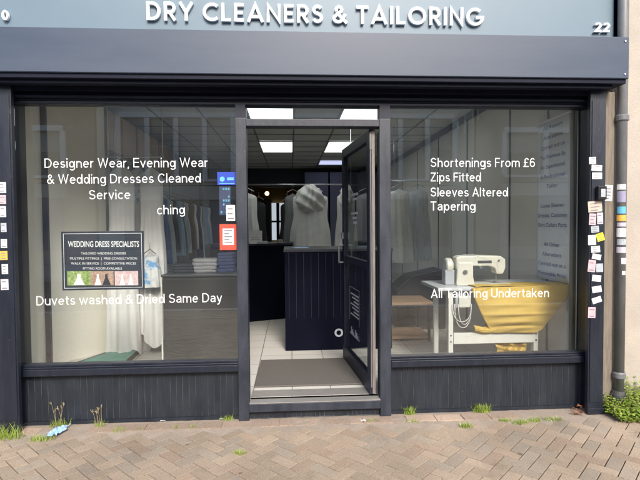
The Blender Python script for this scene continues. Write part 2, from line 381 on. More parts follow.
# the course of edging bricks along the foot of the shop
mb = MB(); cols = []
x = -5.2
while x < 5.2:
    L = rnd.choice((.2, .2, .215, .1)); k = rnd.uniform(.85, 1.15); n0 = len(mb.f)
    y0 = -.155 + rnd.uniform(-.006, .006)
    if not (1.55 < x < 2.2 or -1.9 < x < -1.5):
        mb.box(x + .004, x + L - .004, y0, y0 + .1, -.03, .004 + rnd.uniform(-.003, .004), rot=rnd.uniform(-.02, .02))
        cols += [(.35 * k, .265 * k, .20 * k)] * 6
    x += L
structure('edging_bricks', mb, M['paver'], colors=cols)
# mortar strip between paving and edging, slightly lumpy
structure('mortar_strip', MB().grid(lambda u, v: (-5.2 + 10.4 * u, -.30 + .32 * v, -.011 + (.010 * min(1, v * 2)) + .005 * rnd.random()), 260, 8), M['mortar'], smooth=True)

# ------------------------------------------------------------------ the shop building
shop = thing('shop_building', (.15, 0, 0), 'shop with black painted front, two large windows, an open door and a grey shutter box', 'shop')
XL, XR = -3.6, XPR1
# pilasters
def pilaster(x0, x1, inner, mm):
    mb = B(x0, x1, PY, PY + .035, .002, 2.40); mb.box(x0 - .004, x1 + .004, PY - .012, PY - .001, .004, .05)
    mb.box(x0 + .012, x1 - .012, PY - .006, PY - .0015, .09, 2.3)
    mb.box(min(inner, x0), x1, PY + .036, .2, .002, 2.399) if inner < x0 else mb.box(inner, x1, PY + .036, .2, .002, 2.399)
    return build('pilaster', mb, mm, shop, bevel=.003)
def pilaster_left(x0, x1, outer, mm):
    mb = B(x0, x1, PY, PY + .035, .002, 2.40); mb.box(x0 - .004, x1 + .004, PY - .012, PY - .001, .004, .05)
    mb.box(x0 + .012, x1 - .012, PY - .006, PY - .0015, .09, 2.3); mb.box(x0, outer, PY + .036, .2, .002, 2.399)
    return build('pilaster', mb, mm, shop, bevel=.003)
pilaster_left(XPL - .2, XPL, XWL - .03, M['black_paint'])
pilaster(XPR0, XPR1, XWR + .018, M['black_paint'])
# thin side frames between the pilaster and the glass
build('side_frame', B(XWL - .029, XWL, -.03, .06, .002, ZH + .1), M['navy_frame'], shop, bevel=.002)
build('side_frame', B(XWR, XWR + .017, -.03, .06, .002, ZH + .1), M['frame_paint'], shop, bevel=.002)
# shutter box on the front with soffit, guide channel and rolled shutter behind it
ZB0, ZB1 = at(620, 79, -.25).z, at(600, 36, -.25).z
ZB0 = (ZB0 + at(80, 72, -.25).z) / 2; ZB1 = (ZB1 + at(10, 27, -.25).z) / 2
XBR = at(629, 60, -.25).x
sb = build('shutter_box', B(XL, XBR, -.25, -.02, ZB0, ZB1), M['box_paint'], shop, bevel=.004)
mb = MB()
for (zz) in (ZB0 + .03, ZB1 - .03): mb.tube([(XBR - .03, -.256, zz), (XBR - .03, -.249, zz)], .006, 8)
for xx in (-1.55, .28, 1.9):
    pass
build('screw', mb, M['metal'], sb)
build('seam', B(XL, XBR - .003, -.2525, -.2505, ZB0 + .004, ZB0 + .012), M['box_paint'], sb)
mb = MB()
mb.box(XL, XBR - .01, -.235, .0, ZB0 - .03, ZB0 - .001)
for i, (y0, y1, z0, z1) in enumerate(((-.20, -.165, ZB0 - .055, ZB0 - .03), (-.15, -.12, ZB0 - .05, ZB0 - .03), (-.10, -.06, ZB0 - .075, ZB0 - .03))):
    mb.box(XPL - .1, XPR1 - .002, y0, y1, z0, z1)
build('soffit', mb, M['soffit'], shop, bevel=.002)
mb = MB(); z = ZB0 - .03; i = 0
mb.box(XWL, XWR, -.045, -.005, ZH + .018, ZB0 - .03)
mb.box(XWL, XWR, -.07, -.046, ZH + .03, ZH + .048)
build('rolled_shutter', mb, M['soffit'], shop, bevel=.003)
build('head_frame', B(XWL, XWR, -.034, .07, ZH, ZH + .017), M['navy_frame'], shop, bevel=.002)
# sign-height wall and storey above
build('upper_wall', B(XL, XPR1 + .12, .03, .3, ZB0, 3.75), M['slab'], shop)
build('storey_wall', B(XL, XPR1 + .14, .05, .35, 3.75, 7.2), M['brick_wall'], shop)
# windows
def window(x0, x1, riser_x0, riser_x1, lab):
    w_ = build('window_pane', B(x0 + .001, x1 - .001, 0, .008, ZST + .001, ZH - .001), M['glass'], shop, label=lab)
    fr = MB().box(riser_x0, riser_x1, -.055, .03, ZSB, ZST - .012); fr.box(riser_x0, riser_x1, -.04, .05, ZST - .012, ZST)
    fr.box(riser_x0 + .002, riser_x1 - .002, -.03, .03, ZST, ZST + .018)
    build('window_sill', fr, M['black_paint'], shop, bevel=.004)
    # tongue and groove stall riser
    mb = MB(); n = int((riser_x1 - riser_x0) / .044); st = (riser_x1 - riser_x0) / n
    build('riser_backing', B(riser_x0, riser_x1, .002, .05, .002, ZSB - .001), M['dusty'], shop)
    for i in range(n):
        a = riser_x0 + i * st; mb.prism([(a + .0012, .001, .03), (a + .0026, -.001, .03), (a + st - .0026, -.001, .03), (a + st - .0012, .001, .03)], (0, 0, 1), ZSB - .034)
    mb.box(riser_x0, riser_x1, -.012, .001, .004, .028)
    build('stall_riser', mb, M['riser_paint'], shop)
    return w_
WL = window(XWL, XML, XWL, XML, 'left window with white lettering, poster and hanging dresses behind')
WR = window(XMR, XWR, XMR, XWR, 'right window with white lettering and a sewing table behind')
# mullions beside the doorway, transom, transom pane
build('mullion', B(XML, XMLr, -.05, .06, .003, ZT1 + .004), M['frame_paint'], shop, bevel=.004)
build('mullion', B(XML + .003, XMLr - .004, -.045, .06, ZT1 + .004, ZH), M['navy_frame'], shop)
build('mullion', B(XMR0, XMR, -.05, .06, .003, ZT1 + .004), M['frame_paint'], shop, bevel=.004)
build('mullion', B(XMR0 + .004, XMR - .003, -.045, .06, ZT1 + .004, ZH), M['navy_frame'], shop)
build('transom', B(XMLr, XMR0, -.045, .06, ZT0, ZT1), M['frame_paint'], shop, bevel=.004)
build('transom_pane', B(XMLr, XMR0, .01, .016, ZT1, ZH), M['glass'], shop)
# doorstep
ZS = FZ - .002
st = build('doorstep', B(XMLr, XMR0, -.065, .0, ZS - .065, ZS - .006), M['frame_paint'], shop, bevel=.004)
build('threshold_plate', B(XMLr + .002, XMR0 - .002, -.06, .05, ZS - .005, ZS + .002), M['alu'], st)
build('threshold_plate', B(XMLr + .002, XMR0 - .002, .055, .2, ZS - .002, ZS + .004), M['alu'], st)
mb = MB(); n = 28; stp = (XMR0 - XMLr) / n
build('riser_backing', B(XMLr, XMR0, -.0205, .02, .002, ZS - .066), M['dusty'], st)
for i in range(n):
    a = XMLr + i * stp; mb.prism([(a + .0014, -.0212, .012), (a + .0026, -.0235, .012), (a + stp - .0026, -.0235, .012), (a + stp - .0014, -.0212, .012)], (0, 0, 1), ZS - .08)
build('step_riser', mb, M['riser_paint'], st)

# door: hinged on the right mullion, swung into the shop
dA = Vector((.625, .03)); dB = Vector((.53, 1.02)); dd = (dB - dA); DL = dd.length; dd.normalize(); dn = Vector((-dd.y, dd.x))  # dn points left
def dbox(mb, a0, a1, t0, t1, z0, z1):
    P = []
    for z in (z0, z1):
        for a, t in ((a0, t0), (a1, t0), (a1, t1), (a0, t1)): q = dA + dd * a + dn * t; P.append((q.x, q.y, z))
    n = len(mb.v); mb.v += P; mb.f += [tuple(n + i for i in f) for f in ((0, 3, 2, 1), (4, 5, 6, 7), (0, 1, 5, 4), (1, 2, 6, 5), (2, 3, 7, 6), (3, 0, 4, 7))]
    return mb
DZ0, DZ1 = FZ + .012, ZT0 - .006
mb = MB(); dbox(mb, 0, .075, 0, .045, DZ0, DZ1); dbox(mb, DL - .075, DL, 0, .045, DZ0, DZ1)
dbox(mb, .075, DL - .075, 0, .045, DZ1 - .08, DZ1); dbox(mb, .075, DL - .075, 0, .045, DZ0, DZ0 + .13); dbox(mb, .075, DL - .075, .003, .042, 1.07, 1.13)
door = build('door', mb, M['navy_frame'], shop, bevel=.003, label='dark framed glass door standing open into the shop')
build('door_pane', dbox(MB(), .075, DL - .075, .018, .026, DZ0 + .13, 1.07), M['door_glass'], door)
build('door_pane', dbox(MB(), .075, DL - .075, .018, .026, 1.13, DZ1 - .08), M['door_glass'], door)
mb = MB(); dbox(mb, -.012, -.001, .004, .026, DZ0 + .003, DZ1 - .01)
build('edge_strip', mb, M['door_edge'], door)
mb = MB(); dbox(mb, -.010, -.001, .030, .038, DZ0 + .05, DZ1 - .02); dbox(mb, -.014, -.001, .028, .042, DZ1 - .15, DZ1 - .03)
build('hinge', mb, M['pipe'], door)
mb = MB(); q = dA + dd * (DL - .04); hp = lambda t, z: (q.x + dn.x * t, q.y + dn.y * t, z)
mb.tube([hp(.045, 1.06), hp(.085, 1.06), hp(.085, 1.07), hp(.085, 1.21), hp(.085, 1.22), hp(.045, 1.22)], .008, 8)
build('handle', mb, M['pipe'], door)
build('lock', dbox(MB(), DL - .06, DL - .02, .045, .06, 1.28, 1.34), M['metal'], door)
mb = MB()   # small notices printed on the door glass
for (z0, n_) in ((.80, 7),):
    for i in range(n_):
        dbox(mb, .42, .42 + .3 * (1 - .2 * (i % 3)), .028, .0285, z0 - i * .03, z0 - i * .03 + .012)
for (a0, a1, z0, z1) in ((.40, .402, .56, .86), (.76, .762, .56, .86), (.40, .76, .86, .862)): dbox(mb, a0, a1, .028, .0285, z0, z1)
for i in range(9): dbox(mb, .40 + .04 * i, .425 + .04 * i, .028, .0285, .44, .455 + .018 * ((i * 5) % 4))
for (a0, a1, z) in ((.42, .66, 1.66), (.45, .62, 1.62), (.42, .68, 1.50), (.46, .62, 1.46), (.46, .6, 1.42)): dbox(mb, a0, a1, .028, .0285, z, z + .02)
build('door_lettering', mb, M['s_grey'], door)

# inner walls of the shop
XI0, XI1, YB = -2.32, 2.36, 8.9
mb = B(XI0 - .1, XI0, .07, YB + 3.5, FZ, ZCEIL + .1); build('inner_wall', mb, M['side_wall'], shop)
mb = B(XI1, XI1 + .1, .07, YB + 3.5, FZ, ZCEIL + .1); build('inner_wall', mb, M['grey_wall'], shop)
mb = B(XI0 - .02, XI1 + .02, .04, .07, ZH + .09, ZCEIL + .1); build('inner_wall', mb, M['side_wall'], shop)
# joints and cornice trims on the side walls
mb = MB()
for Y in (.78, 1.55, 2.8, 4.05, 5.3, 6.5): mb.box(XI1 - .006, XI1 - .001, Y - .014, Y + .014, FZ, ZCEIL - .09)
mb.box(XI1 - .03, XI1 - .001, .08, YB, ZCEIL - .09, ZCEIL - .001)
build('wall_trim', mb, M['dark_trim'], shop)
mb = MB()
for Y in (1.9, 2.9, 3.9, 4.9, 5.9): mb.box(XI0 + .001, XI0 + .006, Y - .02, Y + .02, FZ, ZCEIL - .09)
mb.box(XI0 + .001, XI0 + .03, .08, YB, ZCEIL - .09, ZCEIL - .001)
build('wall_trim', mb, M['dark_trim'], shop)
# back wall with opening to a rear room
bx0, bx1 = at(252, 230, YB).x, at(302, 230, YB).x
zt = at(280, 187, YB).z
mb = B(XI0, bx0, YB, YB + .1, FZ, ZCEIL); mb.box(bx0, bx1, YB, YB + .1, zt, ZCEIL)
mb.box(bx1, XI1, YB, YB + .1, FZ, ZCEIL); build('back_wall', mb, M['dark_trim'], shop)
mb = B(XI0 - .1, XI1 + .1, YB + 3.5, YB + 3.6, FZ, ZCEIL); build('rear_room_wall', mb, M['ochre_wall'], shop)
mb = MB()
x0, x1 = at(305, 200, YB - .6).x, at(329, 200, YB - .6).x
mb.box(x0, x1 - .02, YB - .6, YB - .56, FZ, 2.7); mb.box(x1 + .03, XI1, YB - .6, YB - .56, FZ, 2.7)
build('partition_panel', mb, M['blue_board'], shop, label='blue grey board partition at the back of the shop')
# window bay on the left: return wall, post, angled board
pa, pb = atz(53, 365, FZ), atz(109, 351, FZ)
mb = MB().prism([(at(20, 230, .08).x, .076, FZ), (pa.x - .055, pa.y, FZ), (pa.x - .5, pa.y, FZ), (pa.x - .5, .076, FZ)], (0, 0, 1), 2.6); build('bay_wall', mb, M['cream_wall'], shop)
mb = B(pa.x - .055, pa.x + .0, pa.y - .03, pa.y + .02, FZ, 2.72); build('bay_post', mb, M['dark_trim'], shop)
mb = MB().prism([(pa.x, pa.y + .002, FZ), (pb.x, pb.y, FZ), (pb.x - .02, pb.y + .03, FZ), (pa.x - .02, pa.y + .04, FZ)], (0, 0, 1), 2.6)
build('bay_board', mb, M['cream_wall'], shop, label='cream board set at an angle in the left window')
structure('floor', B(XI0, XI1, .02, YB + 3.5, FZ - .1, FZ), M['floor_tile'])
# ceiling
structure('ceiling', B(XI0, XI1, .07, YB + 3.5, ZCEIL, ZCEIL + .05), M['ceiling'])
mb = MB(); gx = -.54
for i in range(-3, 5):
    x = gx + .6 * i
    if XI0 < x < XI1: mb.box(x - .012, x + .012, .08, YB, ZCEIL - .006, ZCEIL - .0005)
y = 2.45 - 1.8
while y < YB: mb.box(XI0, XI1, y - .012, y + .012, ZCEIL - .009, ZCEIL - .0065); y += .6
g_ = structure('ceiling_grid', mb, M['grid'])
def ceiling_light(x0, y0, L, m, lab):
    t = thing('ceiling_light', (x0 + .3, y0 + L / 2, ZCEIL - .01), lab, 'ceiling light', 'lit panels in the shop ceiling')
    build('diffuser', B(x0 + .02, x0 + .58, y0 + .02, y0 + L - .02, ZCEIL - .018, ZCEIL - .011), m, t)
    mb = B(x0, x0 + .02, y0, y0 + L, ZCEIL - .02, ZCEIL - .0095); mb.box(x0 + .58, x0 + .6, y0, y0 + L, ZCEIL - .02, ZCEIL - .0095)
    mb.box(x0 + .02, x0 + .58, y0, y0 + .02, ZCEIL - .02, ZCEIL - .0095); mb.box(x0 + .02, x0 + .58, y0 + L - .02, y0 + L, ZCEIL - .02, ZCEIL - .0095)
    build('light_frame', mb, M['white_paint'], t)
ceiling_light(-.54, 2.45, 1.2, M['light'], 'lit ceiling panel above the doorway transom, left of the two nearest')
ceiling_light(.66, 2.45, 1.2, M['light'], 'lit ceiling panel above the doorway transom, right of the two nearest')
ceiling_light(-.54, 4.85, 1.2, M['light'], 'lit ceiling panel seen through the doorway above the dark back room opening')
ceiling_light(.66, 4.85, 1.2, M['light'], 'lit ceiling panel seen through the doorway, partly hidden by the door top')
ceiling_light(.66, 7.3, .7, M['light_blue'], 'farthest ceiling panel, small and bluish, above the back partition')

# ------------------------------------------------------------------ lettering strokes
GY = -.0015
SY = -.03
def arc(cx, cy, rx, ry, a0, a1, n=16): return [(cx + rx * math.cos(R(a0 + (a1 - a0) * i / n)), cy + ry * math.sin(R(a0 + (a1 - a0) * i / n))) for i in range(n + 1)]
h = .085
GL = {
 'D': (.74, [[(h, h), (h, 1 - h), (.3, 1 - h)] + arc(.3, .5, .36, .5 - h, 90, -90)[1:] + [(h, h)]]),
 'R': (.64, [[(h, 0), (h, 1)], [(h, 1 - h), (.34, 1 - h)] + arc(.34, .68, .2, .32 - h, 90, -90)[1:] + [(h, .445)], [(.30, .445), (.58, 0)]]),
 'Y': (.72, [[(.04, 1), (.36, .45)], [(.68, 1), (.36, .45)], [(.36, .47), (.36, 0)]]),
 'C': (.82, [arc(.5, .5, .5 - h, .5 - h, 48, 312, 24)]),
 'L': (.5, [[(h, 1), (h, h), (.5, h)]]),
 'E': (.54, [[(.52, 1 - h), (h, 1 - h), (h, h), (.52, h)], [(h, .5), (.47, .5)]]),
 'A': (.86, [[(.05, 0), (.43, .94), (.81, 0)], [(.2, .28), (.66, .28)]]),
 'N': (.76, [[(h, 0), (h, .93), (.76 - h, .07), (.76 - h, 1)]]),
 'S': (.60, [arc(.3, .725, .2, .19, 25, 270, 16) + arc(.3, .295, .215, .24 - .03, 90, -160, 16)[1:]]),
 'T': (.66, [[(0, 1 - h), (.66, 1 - h)], [(.33, 1 - h), (.33, 0)]]),
 'I': (.17, [[(h, 0), (h, 1)]]),
 'O': (1.0, [arc(.5, .5, .5 - h, .5 - h, 90, 450, 32)]),
 'G': (.90, [arc(.5, .5, .5 - h, .5 - h, 50, 355, 26) + [(.88, .47), (.55, .47)]]),
 '&': (.80, [[(.78, .02), (.24, .62)], arc(.36, .76, .15, .155, 215, -35, 16) + [(.20, .46)], arc(.31, .27, .23, .19, 118, 335, 16) + [(.70, .50)]]),
 '2': (.58, [arc(.29, .7, .215, .215, 165, -20, 12) + [(.10, h), (.56, h)]]),
 '0': (.66, [arc(.33, .5, .33 - h, .5 - h, 90, 450, 28)]),
}
g = .0625
SL = {   # lighter upright grotesque used for the window vinyl
 'a': (.54, [arc(.27, .49, .195, .175, 160, 0, 10) + [(.465, .12), (.50, .02)], [(.465, .42), (.28, .385)] + arc(.22, .22, .155, .158, 95, 270, 10) + [(.33, .085), (.465, .22)]]),
 'b': (.60, [[(g, 0), (g, 1)], arc(.33, .35, .215, .295, 180, 540, 20)]),
 'd': (.60, [[(.60 - g, 0), (.60 - g, 1)], arc(.27, .35, .21, .295, 0, 360, 20)]),
 'p': (.60, [[(g, -.27), (g, .70)], arc(.33, .35, .215, .295, 180, 540, 20)]),
 'g': (.59, [[(.59 - g, .70), (.59 - g, -.03)] + arc(.30, -.05, .23, .165, 0, -150, 10), arc(.27, .36, .21, .285, 0, 360, 20)]),
 'c': (.54, [arc(.30, .35, .235, .295, 42, 318, 16)]),
 'e': (.58, [[(.07, .37), (.51, .37)] + arc(.29, .35, .23, .295, 5, 318, 18)]),
 'o': (.60, [arc(.30, .35, .235, .295, 90, 450, 22)]),
 'n': (.56, [[(g, 0), (g, .70)], [(g, .40)] + arc(.285, .42, .215, .225, 180, 0, 10) + [(.50, 0)]]),
 'h': (.56, [[(g, 0), (g, 1)], [(g, .40)] + arc(.285, .42, .215, .225, 180, 0, 10) + [(.50, 0)]]),
 'm': (.88, [[(g, 0), (g, .70)], [(g, .40)] + arc(.253, .44, .19, .205, 180, 0, 10) + [(.443, 0)], [(.443, .40)] + arc(.633, .44, .19, .205, 180, 0, 10) + [(.823, 0)]]),
 'u': (.56, [[(g, .70), (g, .28)] + arc(.275, .28, .212, .225, 180, 360, 10) + [(.50, .30)], [(.50, .70), (.50, 0)]]),
 'r': (.34, [[(g, 0), (g, .70)], [(g, .36)] + arc(.30, .40, .235, .245, 180, 88, 8)]),
 's': (.50, [arc(.25, .495, .17, .15, 25, 265, 12) + arc(.25, .205, .185, .148, 85, -160, 12)]),
 't': (.36, [[(.17, .90), (.17, .2)] + arc(.29, .2, .12, .14, 180, 280, 8), [(.01, .645), (.35, .645)]]),
 'f': (.34, [[(.16, 0), (.16, .80)] + arc(.29, .80, .13, .145, 180, 80, 8), [(.01, .645), (.33, .645)]]),
 'i': (.125, [[(g, 0), (g, .70)], [(g, .86), (g, 1)]]),
 'l': (.125, [[(g, 0), (g, 1)]]),
 'k': (.54, [[(g, 0), (g, 1)], [(.48, .70), (.10, .26)], [(.21, .42), (.50, 0)]]),
 'v': (.54, [[(.04, .70), (.27, .05), (.50, .70)]]),
 'w': (.84, [[(.04, .70), (.23, .05), (.42, .66), (.61, .05), (.80, .70)]]),
 'y': (.54, [[(.04, .70), (.28, .03)], [(.50, .70), (.25, -.12), (.18, -.215), (.05, -.215)]]),
 'D': (.72, [[(g, g), (g, 1 - g), (.30, 1 - g)] + arc(.30, .5, .355, .5 - g, 90, -90)[1:] + [(g, g)]]),
 'W': (1.02, [[(.04, 1), (.27, .05), (.51, .95), (.75, .05), (.98, 1)]]),
 'E': (.58, [[(.57, 1 - g), (g, 1 - g), (g, g), (.58, g)], [(g, .53), (.54, .53)]]),
 'C': (.74, [arc(.40, .5, .335, .5 - g, 40, 320, 22)]),
 'S': (.64, [arc(.32, .72, .235, .218, 20, 268, 14) + arc(.32, .28, .25, .218, 88, -165, 14)]),
 'F': (.54, [[(.54, 1 - g), (g, 1 - g), (g, 0)], [(g, .50), (.49, .50)]]),
 'Z': (.62, [[(.03, 1 - g), (.56, 1 - g), (.06, g), (.61, g)]]),
 'A': (.72, [[(.04, 0), (.36, .95), (.68, 0)], [(.16, .30), (.56, .30)]]),
 'T': (.62, [[(.0, 1 - g), (.62, 1 - g)], [(.31, 1 - g), (.31, 0)]]),
 'U': (.70, [[(g, 1), (g, .34)] + arc(.35, .34, .2875, .28, 180, 360, 12) + [(.6375, 1)]]),
 '\u00a3': (.58, [arc(.35, .74, .18, .20, 15, 180, 10) + [(.21, .30), (.07, g), (.57, g)], [(.04, .50), (.44, .50)]]),
 '6': (.58, [arc(.29, .32, .225, .26, 0, 360, 20), [(.065, .34), (.07, .55)] + arc(.31, .60, .235, .335, 170, 40, 10)]),
 ',': (.13, [[(g, .08), (g, .0), (.02, -.15)]]),
 '&': (.72, [[(.70, .02), (.20, .66)], arc(.32, .78, .14, .155, 215, -35, 14) + [(.18, .50)], arc(.28, .27, .215, .205, 118, 335, 14) + [(.62, .48)]]),
}
def ribbon(mb, pts, wd, z0, z1):
    pts = [Vector((p[0], p[1])) for p in pts]; clean = [pts[0]]
    for p in pts[1:]:
        if (p - clean[-1]).length > 1e-4: clean.append(p)
    pts = clean; closed = (pts[0] - pts[-1]).length < .02 and len(pts) > 4
    if closed: pts = pts[:-1] if (pts[0] - pts[-1]).length < .02 else pts
    n = len(pts); Lf = []; Rt = []
    for i, p in enumerate(pts):
        a = pts[i - 1] if (i > 0 or closed) else None; b = pts[(i + 1) % n] if (i < n - 1 or closed) else None
        d1 = (p - a).normalized() if a is not None else (b - p).normalized(); d2 = (b - p).normalized() if b is not None else d1
        t = (d1 + d2); t = t.normalized() if t.length > 1e-3 else d1
        nn = Vector((-t.y, t.x)); k = 1 / max(.42, nn.dot(Vector((-d1.y, d1.x)))); Lf.append(p + nn * wd / 2 * k); Rt.append(p - nn * wd / 2 * k)
    m_ = n if closed else n - 1; o = len(mb.v)
    for z in (z0, z1):
        for q in Lf: mb.v.append((q.x, q.y, z))
        for q in Rt: mb.v.append((q.x, q.y, z))
    for i in range(m_):
        j = (i + 1) % n
        mb.f += [(o + i, o + j, o + n + j, o + n + i), (o + 2 * n + i, o + 3 * n + i, o + 3 * n + j, o + 2 * n + j), (o + i, o + 2 * n + i, o + 2 * n + j, o + j), (o + n + i, o + n + j, o + 3 * n + j, o + 3 * n + i)]
    if not closed: mb.f += [(o, o + n, o + 3 * n, o + 2 * n), (o + n - 1, o + 3 * n - 1, o + 4 * n - 1, o + 2 * n - 1)]
def stroke_word(text, p0, p1, cap, name, parent, m, weight=.158, track=.17, space=.34, y=SY):
    """raised letters; each character is a mesh of its own"""
    tot = 0
    for ch in text: tot += (space if ch == ' ' else GL[ch][0] + track)
    tot -= track; p0, p1 = Vector(p0), Vector(p1); sc = (p1 - p0).length / tot; xa = (p1 - p0).normalized(); ya = Vector((0, 0, 1)); x = 0
    for ch in text:
        if ch == ' ': x += space; continue
        mb = MB()
        for k, stx in enumerate(GL[ch][1]): ribbon(mb, stx, weight, .006, .026 + .0006 * k)
        mb.v = [tuple(p0 + xa * ((vx + x) * sc) + ya * (vy * cap) + Vector((0, -vz, 0))) for vx, vy, vz in mb.v]
        build(name, mb, m, parent)
        x += GL[ch][0] + track
    return sc
def vinyl_line(win, body, u0, v0, u1, v1, label, cap=.067, m='vinyl', y=GY, weight=.096, track=.115):
    """one line of cut vinyl on the glass"""
    tot = sum((.30 if ch == ' ' else SL[ch][0] + track) for ch in body) - track
    p0, p1 = at(u0, v0, y), at(u1, v1, y); xa = (p1 - p0).normalized(); sc = (p1 - p0).length / tot; x = 0; mb = MB(); k = 0
    for ch in body:
        if ch == ' ': x += .30; continue
        for stx in SL[ch][1]:
            k += 1; n0 = len(mb.v); ribbon(mb, stx, weight, .0001, .0004 + .00012 * (k % 5))
            for i in range(n0, len(mb.v)):
                vx, vy, vz = mb.v[i]; mb.v[i] = tuple(p0 + xa * ((vx + x) * sc) + Vector((0, 0, 1)) * (vy * cap) + Vector((0, -vz, 0)))
        x += SL[ch][0] + track
    return build('lettering', mb, M[m], win, label=label)
# ------------------------------------------------------------------ lettering on the glass
wtext = vinyl_line
wtext(WL, 'Designer Wear, Evening Wear', 44.5, 168, 208, 167, 'white lettering reading Designer Wear, Evening Wear')
wtext(WL, '& Wedding Dresses Cleaned', 47, 184, 201, 182.5, 'white lettering reading & Wedding Dresses Cleaned')
wtext(WL, 'Service', 89, 199.5, 130.5, 199, 'white lettering reading Service')
wtext(WL, 'ching', 157, 214.5, 185, 214, 'white lettering ending in ching')
wtext(WL, 'Duvets washed & Dried Same Day', 36.5, 305.5, 222, 302, 'white lettering reading Duvets washed & Dried Same Day')
wtext(WR, 'Shortenings From £6', 430.5, 167, 535, 167, 'white lettering reading Shortenings From £6')
wtext(WR, 'Zips Fitted', 430.5, 181.5, 481, 181.5, 'white lettering reading Zips Fitted')
wtext(WR, 'Sleeves Altered', 430.5, 196.5, 508, 196.5, 'white lettering reading Sleeves Altered')
wtext(WR, 'Tapering', 430.5, 210.5, 475.5, 210.5, 'white lettering reading Tapering')
wtext(WR, 'All Tailoring Undertaken', 431, 298, 549, 297, 'white lettering reading All Tailoring Undertaken')

# ------------------------------------------------------------------ fascia sign
SY = -.03
xs1 = at(617, 20, SY).x
sign = thing('fascia_sign', (0, SY, ZB1), 'pale blue fascia sign reading DRY CLEANERS & TAILORING above the grey shutter box', 'sign')
build('panel', B(XL, xs1, SY, .028, ZB1 - .06, 3.7), M['sign_blue'], sign)
mb = B(xs1, xs1 + .025, SY - .012, .04, ZB1 - .05, 3.72); mb.box(XL, xs1 + .025, SY - .012, .04, 3.7, 3.74)
build('panel_trim', mb, M['box_paint'], sign)
stroke_word('DRY CLEANERS & TAILORING', at(147.5, 21.5, SY), at(481, 27.2, SY), .128, 'letter', sign, M['sign_white'])
stroke_word('22', at(593, 33, SY), at(607.5, 33.2, SY), .066, 'house_number', sign, M['sign_white'], weight=.2)
stroke_word('0', at(4, 21.5, SY), at(10.5, 21.5, SY), .066, 'letter', sign, M['sign_white'], weight=.2)

# ------------------------------------------------------------------ neighbouring wall, timber strip, pipe
XN = at(609.5, 300, -.02).x
nb = thing('neighbouring_building', (XN + 1.5, 0, 0), 'cream rendered wall of the next building to the right of the grey drainpipe', 'building')
build('wall', B(XN, XN + 4, -.03, .3, -.02, 7.2), M['render'], nb)
mb = B(XPR1 + .002, XN - .002, -.06, .2, .01, ZB0 - .04); tag(build('timber_strip', mb, M['timber'], bevel=.003), 'narrow weathered timber strip between the black pilaster and the drainpipe', 'timber strip')
pipe_x = at(621.3, 300, -.10).x; PRAD = 5.4 * 3.4 / 480
pp = thing('drainpipe', (pipe_x, -.085, 0), 'grey painted drainpipe running down the cream wall beside the shop', 'drainpipe')
build('pipe', MB().tube([(pipe_x, -.085, .14), (pipe_x, -.085, 5.5)], PRAD * .93, 20), M['pipe'], pp, smooth=True)
for z in (.25, 2.155, 4.0): build('collar', MB().tube([(pipe_x, -.085, z), (pipe_x, -.085, z + .008), (pipe_x, -.085, z + .04), (pipe_x, -.085, z + .05)], [PRAD, PRAD * 1.18, PRAD * 1.18, PRAD], 20), M['pipe'], pp)
build('drain_socket', MB().tube([(pipe_x - .005, -.085, .0), (pipe_x - .005, -.085, .13), (pipe_x - .005, -.085, .16)], [PRAD * 1.25, PRAD * 1.3, PRAD * 1.1], 20), M['pipe_dark'], pp, label='dark worn iron socket at the foot of the pipe')
mb = MB(); mb.box(pipe_x - .09, pipe_x + .07, -.05, -.031, 2.165, 2.195)
build('bracket', mb, M['pipe'], pp)
cb = MB().tube([(XPR1 + .015, -.068, 1.25), (XPR1 + .02, -.07, 1.0), (XPR1 + .012, -.068, .8), (XPR1 + .03, -.068, .62), (XPR1 + .03, -.068, .4), (XPR1 + .02, -.066, .1)], .004, 6)
tag(build('wall_cable', cb, M['black_plastic'], smooth=True), 'thin black cable hanging down the timber strip beside the drainpipe', 'cable')

# ------------------------------------------------------------------ stickers
def sticker(u0, v0, u1, v1, col, Y, label, group, tilt=0, lines=3, curved=None, name='sticker'):
    a = at(u0, v1, Y); b = at(u1, v0, Y); cx, cz = (a.x + b.x) / 2, (a.z + b.z) / 2; hw, hh = (b.x - a.x) / 2, (b.z - a.z) / 2
    c, s = math.cos(tilt), math.sin(tilt)
    def place(p, y):
        x_, z_ = p[0] * c - p[1] * s, p[0] * s + p[1] * c; X = cx + x_
        if curved:
            th = max(-1.45, min(1.45, (X - curved[0]) / curved[1])); return (curved[0] + (curved[1] + (.0 - y)) * math.sin(th), curved[2] - (curved[1] - y) * math.cos(th), cz + z_)
        return (X, Y + y, cz + z_)
    nu = 6 if curved else 4; jag = [rnd.uniform(-.12, .05) for _ in range(12)]
    def f(u, v, y, k=1): 
        x_, z_ = (u * 2 - 1) * hw * k, (v * 2 - 1) * hh * k
        if v in (0, 1): z_ += hh * .1 * jag[int(u * 4)]
        if u in (0, 1): x_ += hw * .12 * jag[5 + int(v * 3)]
        return place((x_, z_), y)
    mb = MB().grid(lambda u, v: f(u, v, -.0012), nu, 3)
    o = build(name, mb, col, solid=.0006); tag(o, label, 'sticker', group)
    if lines:
        pm = MB()
        for i in range(lines):
            z0 = hh * (.6 - 1.2 * i / max(1, lines - 1 or 1)); z1 = z0 - hh * .16; xr = hw * rnd.uniform(.2, .75)
            P = [place(p, -.0022) for p in ((-hw * .7, z1), (xr, z1), (xr, z0), (-hw * .7, z0))]
            pm.quad(P)
        build('print', pm, M['ink'], o)
    return o
PYs = PY - .0065
